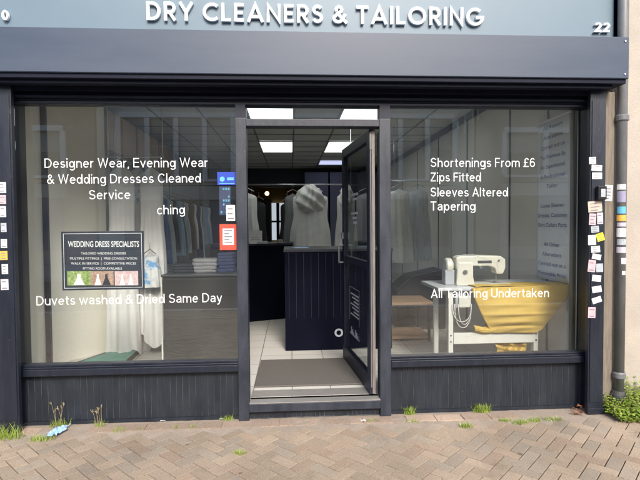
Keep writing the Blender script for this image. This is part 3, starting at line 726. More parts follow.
RS = [
 (589, 157, 596, 164, 'paper', 'small white scribbled sticker, topmost on the right pilaster', .05),
 (591.5, 165, 602, 171, 'paper', 'white oblong sticker directly under the scribbled one on the right pilaster', -.05),
 (592, 172.5, 602, 179, 'paper', 'plain white oblong sticker just above the black key box', 0),
 (588, 201, 602, 212, 's_beige', 'beige sticker directly below the black key box', .08),
 (589, 213.5, 596, 225, 's_pink', 'upper pink sticker, below the beige one on the right pilaster', -.05),
 (597, 212.5, 603, 224, 's_lilac', 'pale lilac sticker right of the upper pink one', .03),
 (591, 226, 599, 232.5, 's_grey', 'small grey sticker under the upper pink one', .1),
 (588, 235, 596, 245, 'paper', 'white sticker left of the yellow one', .03),
 (596.5, 233, 604, 241, 's_yellow', 'bright yellow sticker on the right pilaster', .3),
 (591, 246, 600, 252.5, 'paper', 'white sticker below the yellow one', .08),
 (592, 254, 601, 259.5, 'paper', 'crooked white sticker just above the tall pink and grey pair', -.2),
 (588, 260, 595.5, 272, 's_pink', 'pink sticker left of a grey blue one on the right pilaster', -.1),
 (596, 263.5, 603, 272, 's_grey', 'grey blue square sticker beside a pink one on the right pilaster', .03),
 (592, 275, 601, 281.5, 'paper', 'white sticker alone below the pink and grey pair', -.1),
 (592, 286, 601.5, 292.5, 'paper', 'tilted white sticker, second above the lowest pink one', .15),
 (592, 297, 601.5, 303, 'paper', 'steeply tilted white sticker directly above the lowest pink one', .3),
 (588, 307, 595.5, 318, 's_pink', 'lowest sticker on the right pilaster, pink and upright', -.03)]
for (a, b, c_, d, m_, lb, tl) in RS: sticker(a, b, c_, d, M[m_], PYs, lb, 'stickers on the right pilaster', tl, lines=rnd.choice((0, 2, 3)))
LS = [(-2, 182, 6, 193, 'paper', 'topmost white sticker on the left pilaster'), (-1, 195, 6, 204, 's_pink', 'pinkish sticker second from the top on the left pilaster'), (0, 206, 6, 217, 'paper', 'white sticker third from the top on the left pilaster'),
      (1, 223, 6.5, 232, 's_grey', 'small grey sticker on the left pilaster'), (1, 239, 7, 248, 'paper', 'white sticker just above the orange one on the left pilaster'), (0, 251, 7.5, 260, 's_orange', 'orange sticker on the left pilaster'),
      (2, 264, 8, 274, 'paper', 'white sticker just below the orange one on the left pilaster'), (1, 279, 8.5, 290, 's_lilac', 'lowest sticker on the left pilaster, pale pink')]
for (a, b, c_, d, m_, lb) in LS: sticker(a, b, c_, d, M[m_], PYs, lb, 'stickers on the left pilaster', rnd.uniform(-.06, .06), lines=rnd.choice((2, 3)))
PS = [(617, 184, 626, 189.5, 'paper', 'topmost white sticker on the drainpipe'), (618, 191, 626, 202, 's_purple', 'purple grey sticker on the drainpipe'), (618, 206.5, 626, 213.5, 's_blue', 'blue sticker just above the orange one on the drainpipe'),
      (616.5, 215, 626.5, 221, 's_orange', 'orange sticker on the drainpipe'), (618, 222.5, 626.5, 226.5, 's_lilac', 'thin pale sticker just below the orange one on the drainpipe'), (617.5, 228, 626.5, 237, 'paper', 'large white sticker on the drainpipe below the orange one'),
      (618, 239, 626.5, 245, 's_grey', 'grey sticker on the drainpipe under the large white one'), (617.5, 247, 626.5, 253, 's_lilac', 'pale wide sticker low on the drainpipe'), (621.5, 258, 626.5, 264, 'paper', 'small white sticker near the bottom of the pipe stickers'), (622, 271, 625.5, 275, 'paper', 'tiny white sticker, lowest on the drainpipe')]
for (a, b, c_, d, m_, lb) in PS: sticker(a, b, c_, d, M[m_], -.085 - PRAD * .93, lb, 'stickers on the drainpipe', 0, lines=rnd.choice((0, 2)), curved=(pipe_x, PRAD * .935, -.085))
# key box on the pilaster and the torn paper beside it
a, b = at(594.5, 200, PY), at(603, 186.5, PY)
kb = thing('key_box', (a.x, PY, a.z), 'small black box with a pale label on the right pilaster', 'key box')
build('case', B(a.x, b.x, PY - .045, PY - .013, a.z, b.z), M['black_plastic'], kb, bevel=.004)
build('label_plate', B(a.x + .018, b.x - .012, PY - .0475, PY - .0455, a.z + .02, b.z - .02), M['s_grey'], kb)
sticker(603.5, 185, 612.5, 201, M['paper'], -.062, 'large torn white paper stuck on the timber strip beside the black box', None, -.05, 4, name='torn_paper')
# stickers on the glass
sticker(217.5, 172, 236.3, 185, M['s_royal'], -.002, 'royal blue sticker high on the left window beside the doorway', None, 0, 0, name='window_sticker')
o = sticker(226.5, 205, 235, 221, M['paper'], -.002, 'small white notice stuck above the red one on the left window', None, 0, 3, name='window_sticker')
o = sticker(220, 224, 236.6, 250, M['s_red'], -.002, 'red sticker with a white centre low beside the doorway', None, 0, 0, name='window_sticker')
a, b = at(222.8, 245, -.0035), at(233.8, 228.5, -.0035)
build('white_centre', MB().box(a.x, b.x, -.0042, -.0036, a.z, b.z), M['paper'], o)
mb = MB()
for i in range(5): mb.box(a.x + .012, b.x - .012 - .02 * (i % 2), -.0052, -.0045, b.z - .018 - i * .022, b.z - .01 - i * .022)
build('print', mb, M['ink'], o)
a, b = at(219.5, 183.2, -.0035), at(234.5, 175, -.0035)
mb = MB().tube([(a.x + .02, -.0045, (a.z + b.z) / 2), (a.x + .02, -.0036, (a.z + b.z) / 2)], .018, 16); mb.box(a.x + .055, b.x - .005, -.0045, -.0036, (a.z + b.z) / 2 - .008, (a.z + b.z) / 2 + .012)
mb.box(a.x, b.x, -.0045, -.0036, a.z - .004, a.z)
build('emblem', mb, M['s_blue'], bpy.data.objects['window_sticker'])
sticker(219.5, 186, 230.5, 215, M['g_navy'], .012, 'dark patterned notice behind the glass below the blue sticker', None, 0, 0, name='window_notice')
nn_ = bpy.data.objects['window_notice']; mb = MB()
a, b = at(219.5, 215, .009), at(230.5, 186, .009)
for i in range(4):
    for j in range(7):
        if rnd.random() < .5: mb.box(a.x + .008 + i * .018, a.x + .02 + i * .018, .0085, .0095, a.z + .012 + j * .028, a.z + .028 + j * .028)
build('print', mb, M['s_blue'], nn_)

# ------------------------------------------------------------------ poster hanging in the left window
PYY = .03
a, b = at(62.5, 290.5, PYY), at(143.5, 231, PYY)
po = thing('poster', (a.x, PYY, a.z), 'dark wedding dress poster with three small photographs hanging in the left window', 'poster')
build('board', B(a.x, b.x, PYY, PYY + .006, a.z, b.z), M['poster_dark'], po)
mb = MB(); e = .014
for (x0, x1, z0, z1) in ((a.x + e, b.x - e, b.z - e - .003, b.z - e), (a.x + e, b.x - e, a.z + e, a.z + e + .003), (a.x + e, a.x + e + .003, a.z + e + .003, b.z - e - .003), (b.x - e - .003, b.x - e, a.z + e + .003, b.z - e - .003)): mb.box(x0, x1, PYY - .001, PYY - .0004, z0, z1)
build('border_line', mb, M['vinyl'], po)
def ptext(body, u0, u1, v, hh, **k):
    put_text('poster_lettering', body, at(u0, v, PYY - .0012), at(u1, v, PYY - .0012), M['vinyl'], po, height=hh, **k)
ptext('WEDDING DRESS SPECIALISTS', 68, 139, 246.8, .042, bold=.012)
ptext('TAILORED WEDDING DRESSES', 81, 126, 254.5, .018); ptext('MULTIPLE FITTINGS  |  FREE CONSULTATION', 70, 137, 259.6, .018)
ptext('WALK IN SERVICE  |  COMPETITIVE PRICES', 71, 136, 264.6, .018); ptext('FITTING ROOM AVAILABLE', 83, 122, 269.6, .018)
for (u0, u1, m_) in ((67.5, 90.5, 'photo_green'), (91, 113.5, 'skin_tone'), (115, 138, 'photo_pink')):
    a, b = at(u0, 285.5, PYY), at(u1, 271, PYY); ph = build('photograph', B(a.x, b.x, PYY - .0014, PYY - .0004, a.z, b.z), M[m_], po)
    mb = MB(); cx = (a.x + b.x) / 2; hh = b.z - a.z; yy = PYY - .002
    def bride(cx, s_): return [(cx - .04 * s_, yy, a.z + .002), (cx + .04 * s_, yy, a.z + .002), (cx + .012 * s_, yy, a.z + hh * .55), (cx + .012 * s_, yy, a.z + hh * .8), (cx - .012 * s_, yy, a.z + hh * .8), (cx - .012 * s_, yy, a.z + hh * .55)]
    if m_ == 'photo_green': mb.prism(bride(cx, 1), (0, 1, 0), .0005)
    elif m_ == 'skin_tone': mb.prism(bride(cx - .03, .6), (0, 1, 0), .0005)
    else: mb.prism(bride(cx - .03, .5), (0, 1, 0), .0005); mb.prism(bride(cx + .03, .5), (0, 1, 0), .0005)
    build('white_dress', mb, M['vinyl'], ph)
    if m_ == 'skin_tone': build('dark_suit', MB().prism([(p[0], p[1] - .0003, p[2]) for p in bride(cx + .03, .75)], (0, 1, 0), .0005), M['poster_dark'], ph)

# ------------------------------------------------------------------ garments
def garment(x, y, ztop, wd, ln, m, label, group, dp=.12, folds=7, flare=1.15, puff=False, rot=0, hanger=True, cat='garment', name='hanging_garment', seed=0, uneven=.0, sleeves=False):
    rg = random.Random(seed * 13 + 5); ph = [rg.uniform(0, 6.28) for _ in range(4)]
    t = thing(name, (x, y, ztop), label, cat, group)
    c, s = math.cos(rot), math.sin(rot)
    def pt(u, v):
        a = u * 2 * math.pi
        if v < .07: w_ = .12 + .88 * (v / .07) ** .6 * .8
        else: w_ = .80 + (flare - .80) * min(1, (v - .07) / .93) ** .8 - .10 * math.exp(-((v - .32) / .12) ** 2)
        amp = .05 + .28 * v
        rr = 1 + amp * .5 * math.sin(folds * a + ph[0] + 2 * v) + amp * .35 * math.sin((folds * 2 + 1) * a + ph[1] - 3 * v)
        X = math.cos(a) * wd / 2 * w_ * (1 + (rr - 1) * .35); Y = math.sin(a) * dp / 2 * (.5 + .8 * v) * rr * (1 if v > .05 else .6)
        z = ztop - .05 - ln * v - .03 * (1 - abs(math.cos(a))) * (v < .1)
        if v < .1: z -= abs(math.cos(a)) * .05 * (1 - v / .1)
        z -= uneven * v * math.sin(3 * a + ph[2])
        return (x + X * c - Y * s, y + X * s + Y * c, z)
    build('cloth', MB().grid(pt, 56, 26, closed=True), m, t, smooth=True)
    if sleeves:
        for sg in (-1, 1):
            P = [(x + sg * wd * .36 * c, y + sg * wd * .36 * s, ztop - .12), (x + sg * wd * .47 * c, y - .02, ztop - .3), (x + sg * wd * .52 * c, y - .03, ztop - .5), (x + sg * wd * .5 * c, y - .03, ztop - .68)]
            build('sleeve', MB().tube(P, [.045, .055, .05, .035], 10), m, t, smooth=True)
    if puff:    # ruffled bodice: a gathered, crumpled mass of cloth
        hw_, hz_ = wd * .37, .21; zc = ztop - .19
        def ruf(u, v):
            a = u * 2 * math.pi; b_ = v * math.pi; q = math.sin(b_)
            cr = 1 + .10 * math.sin(3 * a + 7 * v + ph[0]) + .07 * math.sin(8 * v * 3.1 + 2 * math.cos(a + ph[1]) * 3) + .07 * math.sin(9 * a - 15 * v + 2 * math.sin(4 * a)) + .06 * math.sin(27 * v + 5 * a + ph[2])
            return (x + hw_ * math.cos(a) * q * cr * (.72 + .28 * v), y - .03 - .17 * math.sin(a) * q * cr, zc + hz_ * math.cos(b_) * (1 + .3 * (cr - 1)))
        build('ruffle', MB().grid(ruf, 64, 40, closed=True), m, t, smooth=True)
    if hanger:
        mb = MB().tube([(x - wd * .3 * c, y - wd * .3 * s, ztop - .07), (x, y, ztop - .02), (x + wd * .3 * c, y + wd * .3 * s, ztop - .07)], .006, 6)
        mb.tube([(x, y, ztop - .02), (x, y, ztop + .015), (x + .012, y, ztop + .03), (x, y, ztop + .042), (x - .01, y, ztop + .034)], .0025, 5)
        build('hanger', mb, M['metal'], t)
    return t
def dcol(u, Y): return at(u, 220, Y).x
# rail behind the counter with its dresses
RY = 3.6; rz = at(300, 184.5, RY).z
rl = MB().tube([(dcol(240, RY), RY, rz), (dcol(352, RY), RY, rz)], .011, 10); 
for u in (241, 351): rl.tube([(dcol(u, RY), RY, rz), (dcol(u, RY), RY, ZCEIL - .01)], .006, 6)
tag(build('garment_rail', rl, M['metal'], smooth=True), 'white metal rail hung across the shop behind the counter', 'rail')
garment(dcol(310.5, RY), RY, rz - .03, 42 * 7.1 / 480, 1.25, M['garment_cream'], 'cream wedding dress with a ruffled bodice hanging above the counter', 'dresses on the rail behind the counter', dp=.3, folds=9, flare=1.05, puff=True, cat='dress', name='wedding_dress', seed=3)
garment(dcol(247.5, RY), RY - .02, rz - .03, .34, 1.2, M['garment_cream'], 'pale dress at the left end of the rail beside the doorway mullion', 'dresses on the rail behind the counter', dp=.24, folds=6, cat='dress', name='wedding_dress', seed=4)
garment(dcol(346, RY), RY, rz - .03, .32, 1.2, M['garment_white'], 'white dress at the right end of the rail beside the door edge', 'dresses on the rail behind the counter', dp=.2, folds=6, cat='dress', name='wedding_dress', seed=5, puff=True)
garment(dcol(293, RY + .25), RY + .25, rz - .03, .30, 1.2, M['g_grey'], 'grey covered garment just left of the ruffled wedding dress', None, dp=.2, folds=6, seed=6)
for k, (u, YY, m_, lb) in enumerate(((259, 4.2, 'g_black', 'black coat hanging in the dark beside the pale dress at the left of the rail'), (287, 4.6, 'g_black', 'black coat hanging in the dark right of the back room opening'))):
    garment(dcol(u, YY), YY, rz - .12, .26, 1.3, M[m_], lb, None, dp=.2, seed=20 + k)
# dresses in wraps in the left window bay
for k, (u, v0, v1, Y, wpx, m_, lb) in enumerate((
    (121, 168, 352, 1.35, 30, 'garment_white', 'white wrapped dress hanging lowest beside the cream board'),
    (138, 170, 346, 1.6, 30, 'blouse', 'white dress with pale blue patches, middle one hanging behind the poster'),
    (151, 170, 336, 1.45, 27, 'garment_white', 'white wrapped dress nearest the grey display unit'))):
    a, b = at(u, v0, Y), at(u, v1, Y); garment(a.x, Y, a.z + .12, wpx * (Y + 3.5) / 480, a.z - b.z + .1, M[m_], lb, 'wrapped dresses in the left window', dp=.2, folds=6, flare=1.1, seed=30 + k, uneven=.07, cat='dress')
a = at(150, 265, 1.3); garment(a.x, 1.3, at(150, 247, 1.3).z, .2, .34, M['blouse'], 'short white and pale blue blouse hanging in front of the wrapped dresses', None, dp=.14, seed=40, sleeves=False)
rl = MB().tube([(at(109, 232, 1.45).x - .02, 1.45, at(130, 157, 1.45).z), (at(165, 232, 1.45).x, 1.45, at(130, 157, 1.45).z)], .011, 8)
zr_ = at(130, 157, 1.45).z
for xx in (at(110, 232, 1.45).x, at(164, 232, 1.45).x): rl.tube([(xx, 1.45, zr_), (xx, 1.45, ZCEIL - .01)], .006, 6)
tag(build('garment_rail', rl, M['metal'], smooth=True), 'short hanging rail holding the wrapped dresses in the left window', 'rail')
# long rail of cleaned clothes down the left wall
rl = MB().tube([(-1.95, 1.9, 1.95), (-1.95, 7.6, 1.95)], .012, 8)
for yy in (2.0, 4.6, 7.5): rl.tube([(-1.95, yy, 1.95), (-1.95, yy, ZCEIL - .01)], .006, 6)
tag(build('garment_rail', rl, M['metal'], smooth=True), 'long rail of cleaned clothes running down the left wall of the shop', 'rail')
gm = ['garment_white', 'plastic_wrap', 'garment_white', 'g_yellow', 'plastic_wrap', 'g_blue', 'plastic_wrap', 'g_black', 'g_paleblue', 'g_grey', 'plastic_wrap', 'g_brown', 'garment_cream', 'g_navy', 'plastic_wrap', 'g_grey', 'g_blue', 'plastic_wrap']
for k, m_ in enumerate(gm):
    garment(-1.95 + rnd.uniform(-.02, .02), 2.05 + .3 * k, 1.93, .46, rnd.uniform(.85, 1.25), M[m_], 'cleaned garment hanging among others on the long rail down the left wall', 'cleaned clothes on the left wall rail', dp=.13, folds=5, rot=rnd.uniform(-.15, .15), seed=60 + k, flare=1.0)
# wall cupboards high on the left wall
for k, (y0, y1) in enumerate(((1.95, 2.95), (3.0, 4.0), (4.05, 5.05))):
    t = thing('wall_cupboard', (XI0 + .2, (y0 + y1) / 2, 2.25), ('brown wall cupboard nearest the left window, high on the wall', 'brown wall cupboard second from the window, high on the left wall', 'brown wall cupboard farthest from the window, high on the left wall')[k], 'cupboard', 'cupboards high on the left wall')
    build('carcass', B(XI0 + .031, XI0 + .3, y0, y1, 2.25, 2.72), M['g_brown'], t, bevel=.004)
    build('cupboard_door', B(XI0 + .301, XI0 + .318, y0 + .02, (y0 + y1) / 2 - .004, 2.265, 2.705), M['wood'], t, bevel=.003)
    build('cupboard_door', B(XI0 + .301, XI0 + .318, (y0 + y1) / 2 + .004, y1 - .02, 2.265, 2.705), M['wood'], t, bevel=.003)

# ------------------------------------------------------------------ left bay: grey display unit, low platform with teal cloth
a, b = at(162.5, 275, .95), at(238, 275, .95)
t = thing('display_unit', ((a.x + b.x) / 2, .95, FZ), 'dark grey waist-high unit behind the left window next to the doorway', 'display unit')
uz = a.z
build('unit_body', B(a.x, b.x, .95, 1.5, FZ, uz - .02), M['unit_grey'], t, bevel=.004)
build('unit_top', B(a.x - .012, b.x + .012, .935, 1.52, uz - .019, uz), M['unit_top'], t, bevel=.003)
mb = MB(); zz = at(200, 318, .95).z; mb.box(a.x + .005, b.x - .005, .944, .949, zz - .003, zz + .003)
zz = at(200, 296, .95).z; mb.box(a.x + .005, b.x - .005, .944, .949, zz - .002, zz + .002)
build('panel_joint', mb, M['unit_top'], t)
build('corner_strip', B(a.x - .014, a.x - .002, .93, .949, FZ, uz - .02), M['table_leg'], t)
def folded(cx_, cy_, z, w_, n, m, label, group, seed):
    rg = random.Random(seed); mb = MB()
    for i in range(n):
        h_ = rg.uniform(.022, .035); a_ = rg.uniform(-.08, .08); ww = w_ * rg.uniform(.9, 1.05); z0_ = z
        def sh(u, v, z0_=z0_, h_=h_, ww=ww, a_=a_):
            q = u * 2 * math.pi; cq, sq = math.cos(q), math.sin(q); k = 1 - .05 * (abs(v - .5) * 2) ** 3
            X = math.copysign(abs(cq) ** .35, cq) * ww / 2 * k; Y = math.copysign(abs(sq) ** .35, sq) * .11 * k
            return (cx_ + X * math.cos(a_) - Y * math.sin(a_), cy_ + X * math.sin(a_) + Y * math.cos(a_), z0_ + h_ * v + .003 * math.sin(X * 40))
        mb.grid(sh, 32, 4, closed=True); n0 = len(mb.v); mb.v += [sh(i_ / 32, 1) for i_ in range(32)]; mb.f.append(tuple(range(n0, n0 + 32)))
        z += h_ + .001
    return tag(build('folded_clothes', mb, m), label, 'folded clothes', group)
for k, (u, w_, n_, m_) in enumerate(((185, .22, 3, 'g_black'), (206, .24, 4, 'g_grey'), (227, .17, 6, 'g_navy'))):
    c_ = at(u, 270, 1.2)
    folded(c_.x, 1.22, uz + .001, w_, n_, M[m_], ('low black pile of folded clothes on the left of the grey unit', 'grey pile of folded clothes in the middle of the grey unit', 'tall navy pile of folded clothes on the right of the grey unit')[k], 'piles on the grey display unit', 50 + k)
p = [atz(u, v, FZ + .06) for u, v in ((62, 366), (118, 367), (142, 345), (112, 349))]
mb = MB().prism([(q.x, q.y, FZ + .002) for q in p], (0, 0, 1), .05)
t = thing('low_platform', (p[0].x, p[0].y, FZ), 'low platform spread with teal cloth on the floor of the left window', 'platform')
build('platform_board', mb, M['unit_grey'], t)
cx = sum(q.x for q in p) / 4; cy = sum(q.y for q in p) / 4
mb = MB().prism([(cx + (q.x - cx) * .9 + .02, cy + (q.y - cy) * .86 - .02, FZ + .053) for q in p], (0, 0, 1), .004)
build('teal_cloth', mb, M['teal'], t)

# ------------------------------------------------------------------ counter in the doorway
cx0, cx1 = at(285, 300, 1.35).x, at(392, 300, 1.35).x; cz = at(310, 249, 1.35).z
t = thing('counter', ((cx0 + cx1) / 2, 1.35, FZ), 'navy blue shop counter facing the doorway', 'counter')
build('counter_front', B(cx0, cx1, 1.35, 1.95, FZ, cz - .03), M['navy'], t, bevel=.003)
build('counter_top', B(cx0 - .01, cx1 + .01, 1.34, 1.97, cz - .029, cz), M['dark_trim'], t, bevel=.003)
mb = MB(); k = 0; x = cx0 + .04
while x < cx1 - .03: mb.box(x, x + .003, 1.345, 1.3495, at(310, 318, 1.35).z, cz - .04); x += .075
build('grooves', mb, M['dark_trim'], t)
put_text('lettering', 'o', at(334.5, 336.5, 1.348), at(343, 336.5, 1.348), M['s_grey'], t, bold=.01)
pa, pb = atz(246, 325, FZ), atz(285, 318, FZ)
t2 = thing('counter', (pa.x, pa.y, FZ), 'darker side counter set back at the left of the doorway', 'counter')
mb = MB().prism([(pa.x - .5, pa.y - .02, FZ), (pb.x + .1, pb.y, FZ), (pb.x + .1, pb.y + .6, FZ), (pa.x - .5, pa.y + .6, FZ)], (0, 0, 1), cz - FZ - .03)
build('counter_front', mb, M['navy'], t2)
mb = MB().prism([(pa.x - .5, pa.y - .04, cz - .029), (pb.x + .12, pb.y - .02, cz - .029), (pb.x + .12, pb.y + .62, cz - .029), (pa.x - .5, pa.y + .62, cz - .029)], (0, 0, 1), .029)
build('counter_top', mb, M['dark_trim'], t2)
# notice card, papers, pen pot on the counters
a, b = at(249, 245.5, 2.85), at(262, 234.5, 2.85)
o = tag(build('notice_card', MB().prism([(a.x, 2.85, cz), (b.x, 2.85, cz), (b.x, 2.88, cz + b.z - a.z + .03), (a.x, 2.88, cz + b.z - a.z + .03)], (0, 1, 0), .003), M['paper']), 'small white notice card standing at the left end of the side counter', 'notice')
build('print', MB().box(a.x + .03, b.x - .03, 2.8585, 2.8595, cz + .05, cz + .055).box(a.x + .03, b.x - .05, 2.862, 2.864, cz + .08, cz + .085), M['ink'], o)
a = at(262, 248, 2.8)
tag(build('calculator', B(a.x - .06, a.x + .07, 2.78, 2.9, cz + .001, cz + .035), M['s_grey'], bevel=.01), 'small grey machine lying on the side counter', 'calculator')
a = at(292, 247, 1.6)
tag(build('folded_paper', B(a.x, a.x + .16, 1.5, 1.62, cz + .001, cz + .012, rot=.3), M['g_paleblue'], bevel=.003), 'pale blue folded paper lying on the navy counter', 'paper')
tag(build('tape_roll', MB().tube([(at(280, 246, 2.9).x, 2.95, cz + .001), (at(280, 246, 2.9).x, 2.95, cz + .05)], .04, 18), M['g_grey'], bevel=.004), 'small grey tape roll lying flat on the side counter', 'tape roll')
# doormat
mb = MB(); p = [(-.30, .26), (.615, .26), (.55, 1.0), (-.29, 1.0)]
dm = tag(build('doormat', mb.prism([(x, y, FZ + .003) for x, y in p], (0, 0, 1), .012), M['mat_grey'], bevel=.003), 'grey brown doormat lying inside the doorway', 'doormat')
# back room things: warm lamp, window, stool
a = at(267, 193.5, YB + 1.2)
t = thing('pendant_lamp', (a.x, YB + 1.2, a.z), 'warm lit lamp glowing in the back room', 'lamp')
bm_ = MB().grid(lambda u, v: (a.x + .06 * math.sin(v * math.pi) * math.cos(u * 6.283), YB + 1.2 + .06 * math.sin(v * math.pi) * math.sin(u * 6.283), a.z + .06 * math.cos(v * math.pi)), 16, 8, closed=True)
build('bulb', bm_, M['warm_light'], t, smooth=True); build('cord', MB().tube([(a.x, YB + 1.2, a.z + .06), (a.x, YB + 1.2, ZCEIL)], .006, 6), M['black_plastic'], t)
t = thing('back_window', (0, YB + 3.45, 1), 'bright narrow window in the dark back room', 'window')
a, b = at(272, 240, YB + 3.4), at(284, 203, YB + 3.4)
mid = (a.x + b.x) / 2
build('pane', B(a.x, b.x, YB + 3.4, YB + 3.42, a.z, b.z), M['lit_window'], t)
mb = B(mid - .05, mid + .05, YB + 3.36, YB + 3.395, a.z, b.z); mb.box(a.x - .1, a.x, YB + 3.36, YB + 3.43, a.z - .1, b.z + .1); mb.box(b.x, b.x + .1, YB + 3.36, YB + 3.43, a.z - .1, b.z + .1); mb.box(a.x, b.x, YB + 3.36, YB + 3.395, (a.z + b.z) / 2 - .03, (a.z + b.z) / 2 + .03)
build('window_frame', mb, M['dark_trim'], t)
mb = B(at(258, 230, YB + 2.4).x, at(271, 230, YB + 2.4).x, YB + 2.4, YB + 2.7, FZ, at(262, 199, YB + 2.4).z); tag(build('tall_cabinet', mb, M['dark_trim'], bevel=.01), 'dark cabinet left of the bright back room window', 'cabinet')
mb = B(at(286, 230, YB + 2.4).x, at(305, 230, YB + 2.4).x, YB + 2.4, YB + 2.7, FZ, at(262, 199, YB + 2.4).z); tag(build('tall_cabinet', mb, M['dark_trim'], bevel=.01), 'dark cabinet right of the bright back room window', 'cabinet')

# ------------------------------------------------------------------ sewing table with machine
TY = .39; a, b = at(438, 289, TY), at(572.5, 286.5, TY); TX0, TX1, TZ = a.x, b.x - .005, .885
tb = thing('sewing_table', ((TX0 + TX1) / 2, TY + .25, FZ), 'white legged sewing table standing behind the right window', 'table')
build('tabletop', B(TX0, TX1, TY, TY + .52, TZ - .03, TZ), M['table_top'], tb, bevel=.008)
lx0, lx1 = at(450.5, 320, TY + .03).x, at(535.5, 320, TY + .03).x
for lx in (lx0, lx1):
    mb = B(lx - .02, lx + .02, TY + .02, TY + .06, FZ, TZ - .031); mb.box(lx - .02, lx + .02, TY + .42, TY + .46, FZ, TZ - .031); mb.box(lx - .019, lx + .019, TY + .061, TY + .419, FZ + .01, FZ + .05); mb.box(lx - .019, lx + .019, TY + .061, TY + .419, TZ - .08, TZ - .032)
    build('leg', mb, M['table_leg'], tb, bevel=.003)
z0, z1 = at(500, 343.5, TY).z, at(500, 332.5, TY).z
cbar = build('crossbar', B(lx0 + .021, lx1 - .021, TY + .012, TY + .03, z0, z1), M['table_leg'], tb, bevel=.003)
mb = MB()
for xx in (lx0, lx1):
    for zz in (z0 + .02, z1 - .02): mb.tube([(xx, TY + .012, zz), (xx, TY + .019, zz)], .006, 8)
build('bolt', mb, M['pipe_dark'], cbar)
# machine head
mh = thing('sewing_machine', (at(476, 285, TY + .2).x, TY + .2, TZ), 'cream enamel sewing machine standing on the white table', 'sewing machine')
MY0, MY1 = TY + .14, TY + .27
ma = lambda u, v: at(u, v, MY0)
def slab(pts, y0, y1): return MB().prism([(ma(u, v).x, y0, ma(u, v).z) for u, v in pts], (0, 1, 0), y1 - y0)
bedz = TZ + .012
build('bed', B(ma(456, 280).x, ma(510, 280).x, MY0 - .02, MY1 + .02, TZ + .001, bedz), M['machine'], mh, bevel=.004)
build('pillar', slab([(456.5, 285), (475, 285), (473.5, 277), (473.5, 262), (458, 262)], MY0, MY1), M['machine'], mh, bevel=.012)
build('arm', slab([(457, 270), (456.5, 258), (460, 256), (480, 255.5), (501, 256), (506, 259), (506, 268), (503.5, 274), (497, 274), (495.5, 268), (490, 266), (474, 266)], MY0 + .006, MY1 - .006), M['machine'], mh, bevel=.012)
c1 = ma(450.5, 266); build('hand_wheel', MB().tube([(c1.x - .03, (MY0 + MY1) / 2, c1.z), (c1.x - .022, (MY0 + MY1) / 2, c1.z), (c1.x + .022, (MY0 + MY1) / 2, c1.z), (c1.x + .045, (MY0 + MY1) / 2, c1.z)], [.05, .065, .065, .03], 24), M['machine'], mh, bevel=.003)
c2 = ma(499, 279); build('needle_bar', MB().tube([(c2.x, MY0 + .06, ma(499, 274).z), (c2.x, MY0 + .06, ma(499, 278).z), (c2.x, MY0 + .06, bedz + .002)], [.008, .006, .002], 8).box(c2.x - .016, c2.x + .016, MY0 + .04, MY0 + .08, bedz + .006, bedz + .012), M['metal'], mh)
mb = MB(); c3 = ma(499, 260.5); mb.tube([(c3.x, MY0 - .001, c3.z), (c3.x, MY0 + .003, c3.z)], .009, 14); c3 = ma(480, 267); mb.tube([(c3.x, MY0 - .03, c3.z), (c3.x, MY0 + .02, c3.z)], .013, 14); c3 = ma(465, 272); mb.tube([(c3.x, MY0 - .012, c3.z), (c3.x, MY0 + .0, c3.z)], .02, 16)
build('dial', mb, M['metal'], mh)
ts = MB().tube([(ma(458.5, 246).x, MY1 + .02, TZ), (ma(458.5, 246).x, MY1 + .02, at(458.5, 205, MY1).z)], .005, 6)
q = at(458.5, 208, MY1); ts.tube([(q.x - .05, MY1 + .02, q.z), (q.x + .1, MY1 + .02, q.z)], .004, 6)
build('thread_stand', ts, M['metal'], mh)
mb = MB(); a1, b1 = ma(446, 283), ma(455.5, 270); mb.box(a1.x, b1.x, MY0 + .02, MY1 - .01, TZ + .001, b1.z)
a1, b1 = ma(449, 277), ma(456, 262); mb.box(a1.x + .012, b1.x, MY1 - .008, MY1 + .03, TZ + .002, b1.z)
build('belt_guard', mb, M['machine_grey'], mh, bevel=.008)
a1, b1 = ma(478, 263.5), ma(492, 260.5)
build('name_strip', MB().box(a1.x, b1.x, MY0 + .0045, MY0 + .0058, a1.z, b1.z), M['pipe_dark'], mh)
a1 = ma(499, 283); build('needle_plate', B(a1.x - .04, a1.x + .04, MY0 + .02, MY0 + .1, bedz + .0005, bedz + .002), M['metal'], mh)
a1, b1 = ma(466, 272), ma(499, 274)
build('thread', MB().tube([ma(459, 256) + Vector((0, .05, 0)), ma(472, 254), ma(497, 262) , ma(499, 272)], .0012, 5), M['vinyl'], mh)
# motor box and loops of cable under the table
c4 = at(459, 300, TY + .05)
mt = build('motor', B(at(455, 300, TY + .05).x, at(466, 300, TY + .05).x, TY + .04, TY + .2, at(460, 308, TY + .05).z, TZ - .032), M['machine_grey'], tb, bevel=.012)
mb = B(at(460, 300, TY).x, at(472, 300, TY).x, TY + .02, TY + .1, at(460, 308, TY).z, at(460, 297, TY).z)
build('switch_box', mb, M['machine'], tb, bevel=.006)
mb = MB()
for (w_, dpt, off) in ((15, 28, 0), (11, 24, 1.5), (17, 21, -1)):
    P = []
    for i in range(17):
        s_ = i / 16; u = 463 + off + w_ * math.cos(math.pi * (1 - s_)) / 2 * 1.1; v = 304 + dpt * math.sin(math.pi * s_) ** .7 * .85; P.append(at(u, v, TY + .015 + .01 * off))
    mb.tube(P, .0038, 6)
build('cable', mb, M['cable'], tb, smooth=True)
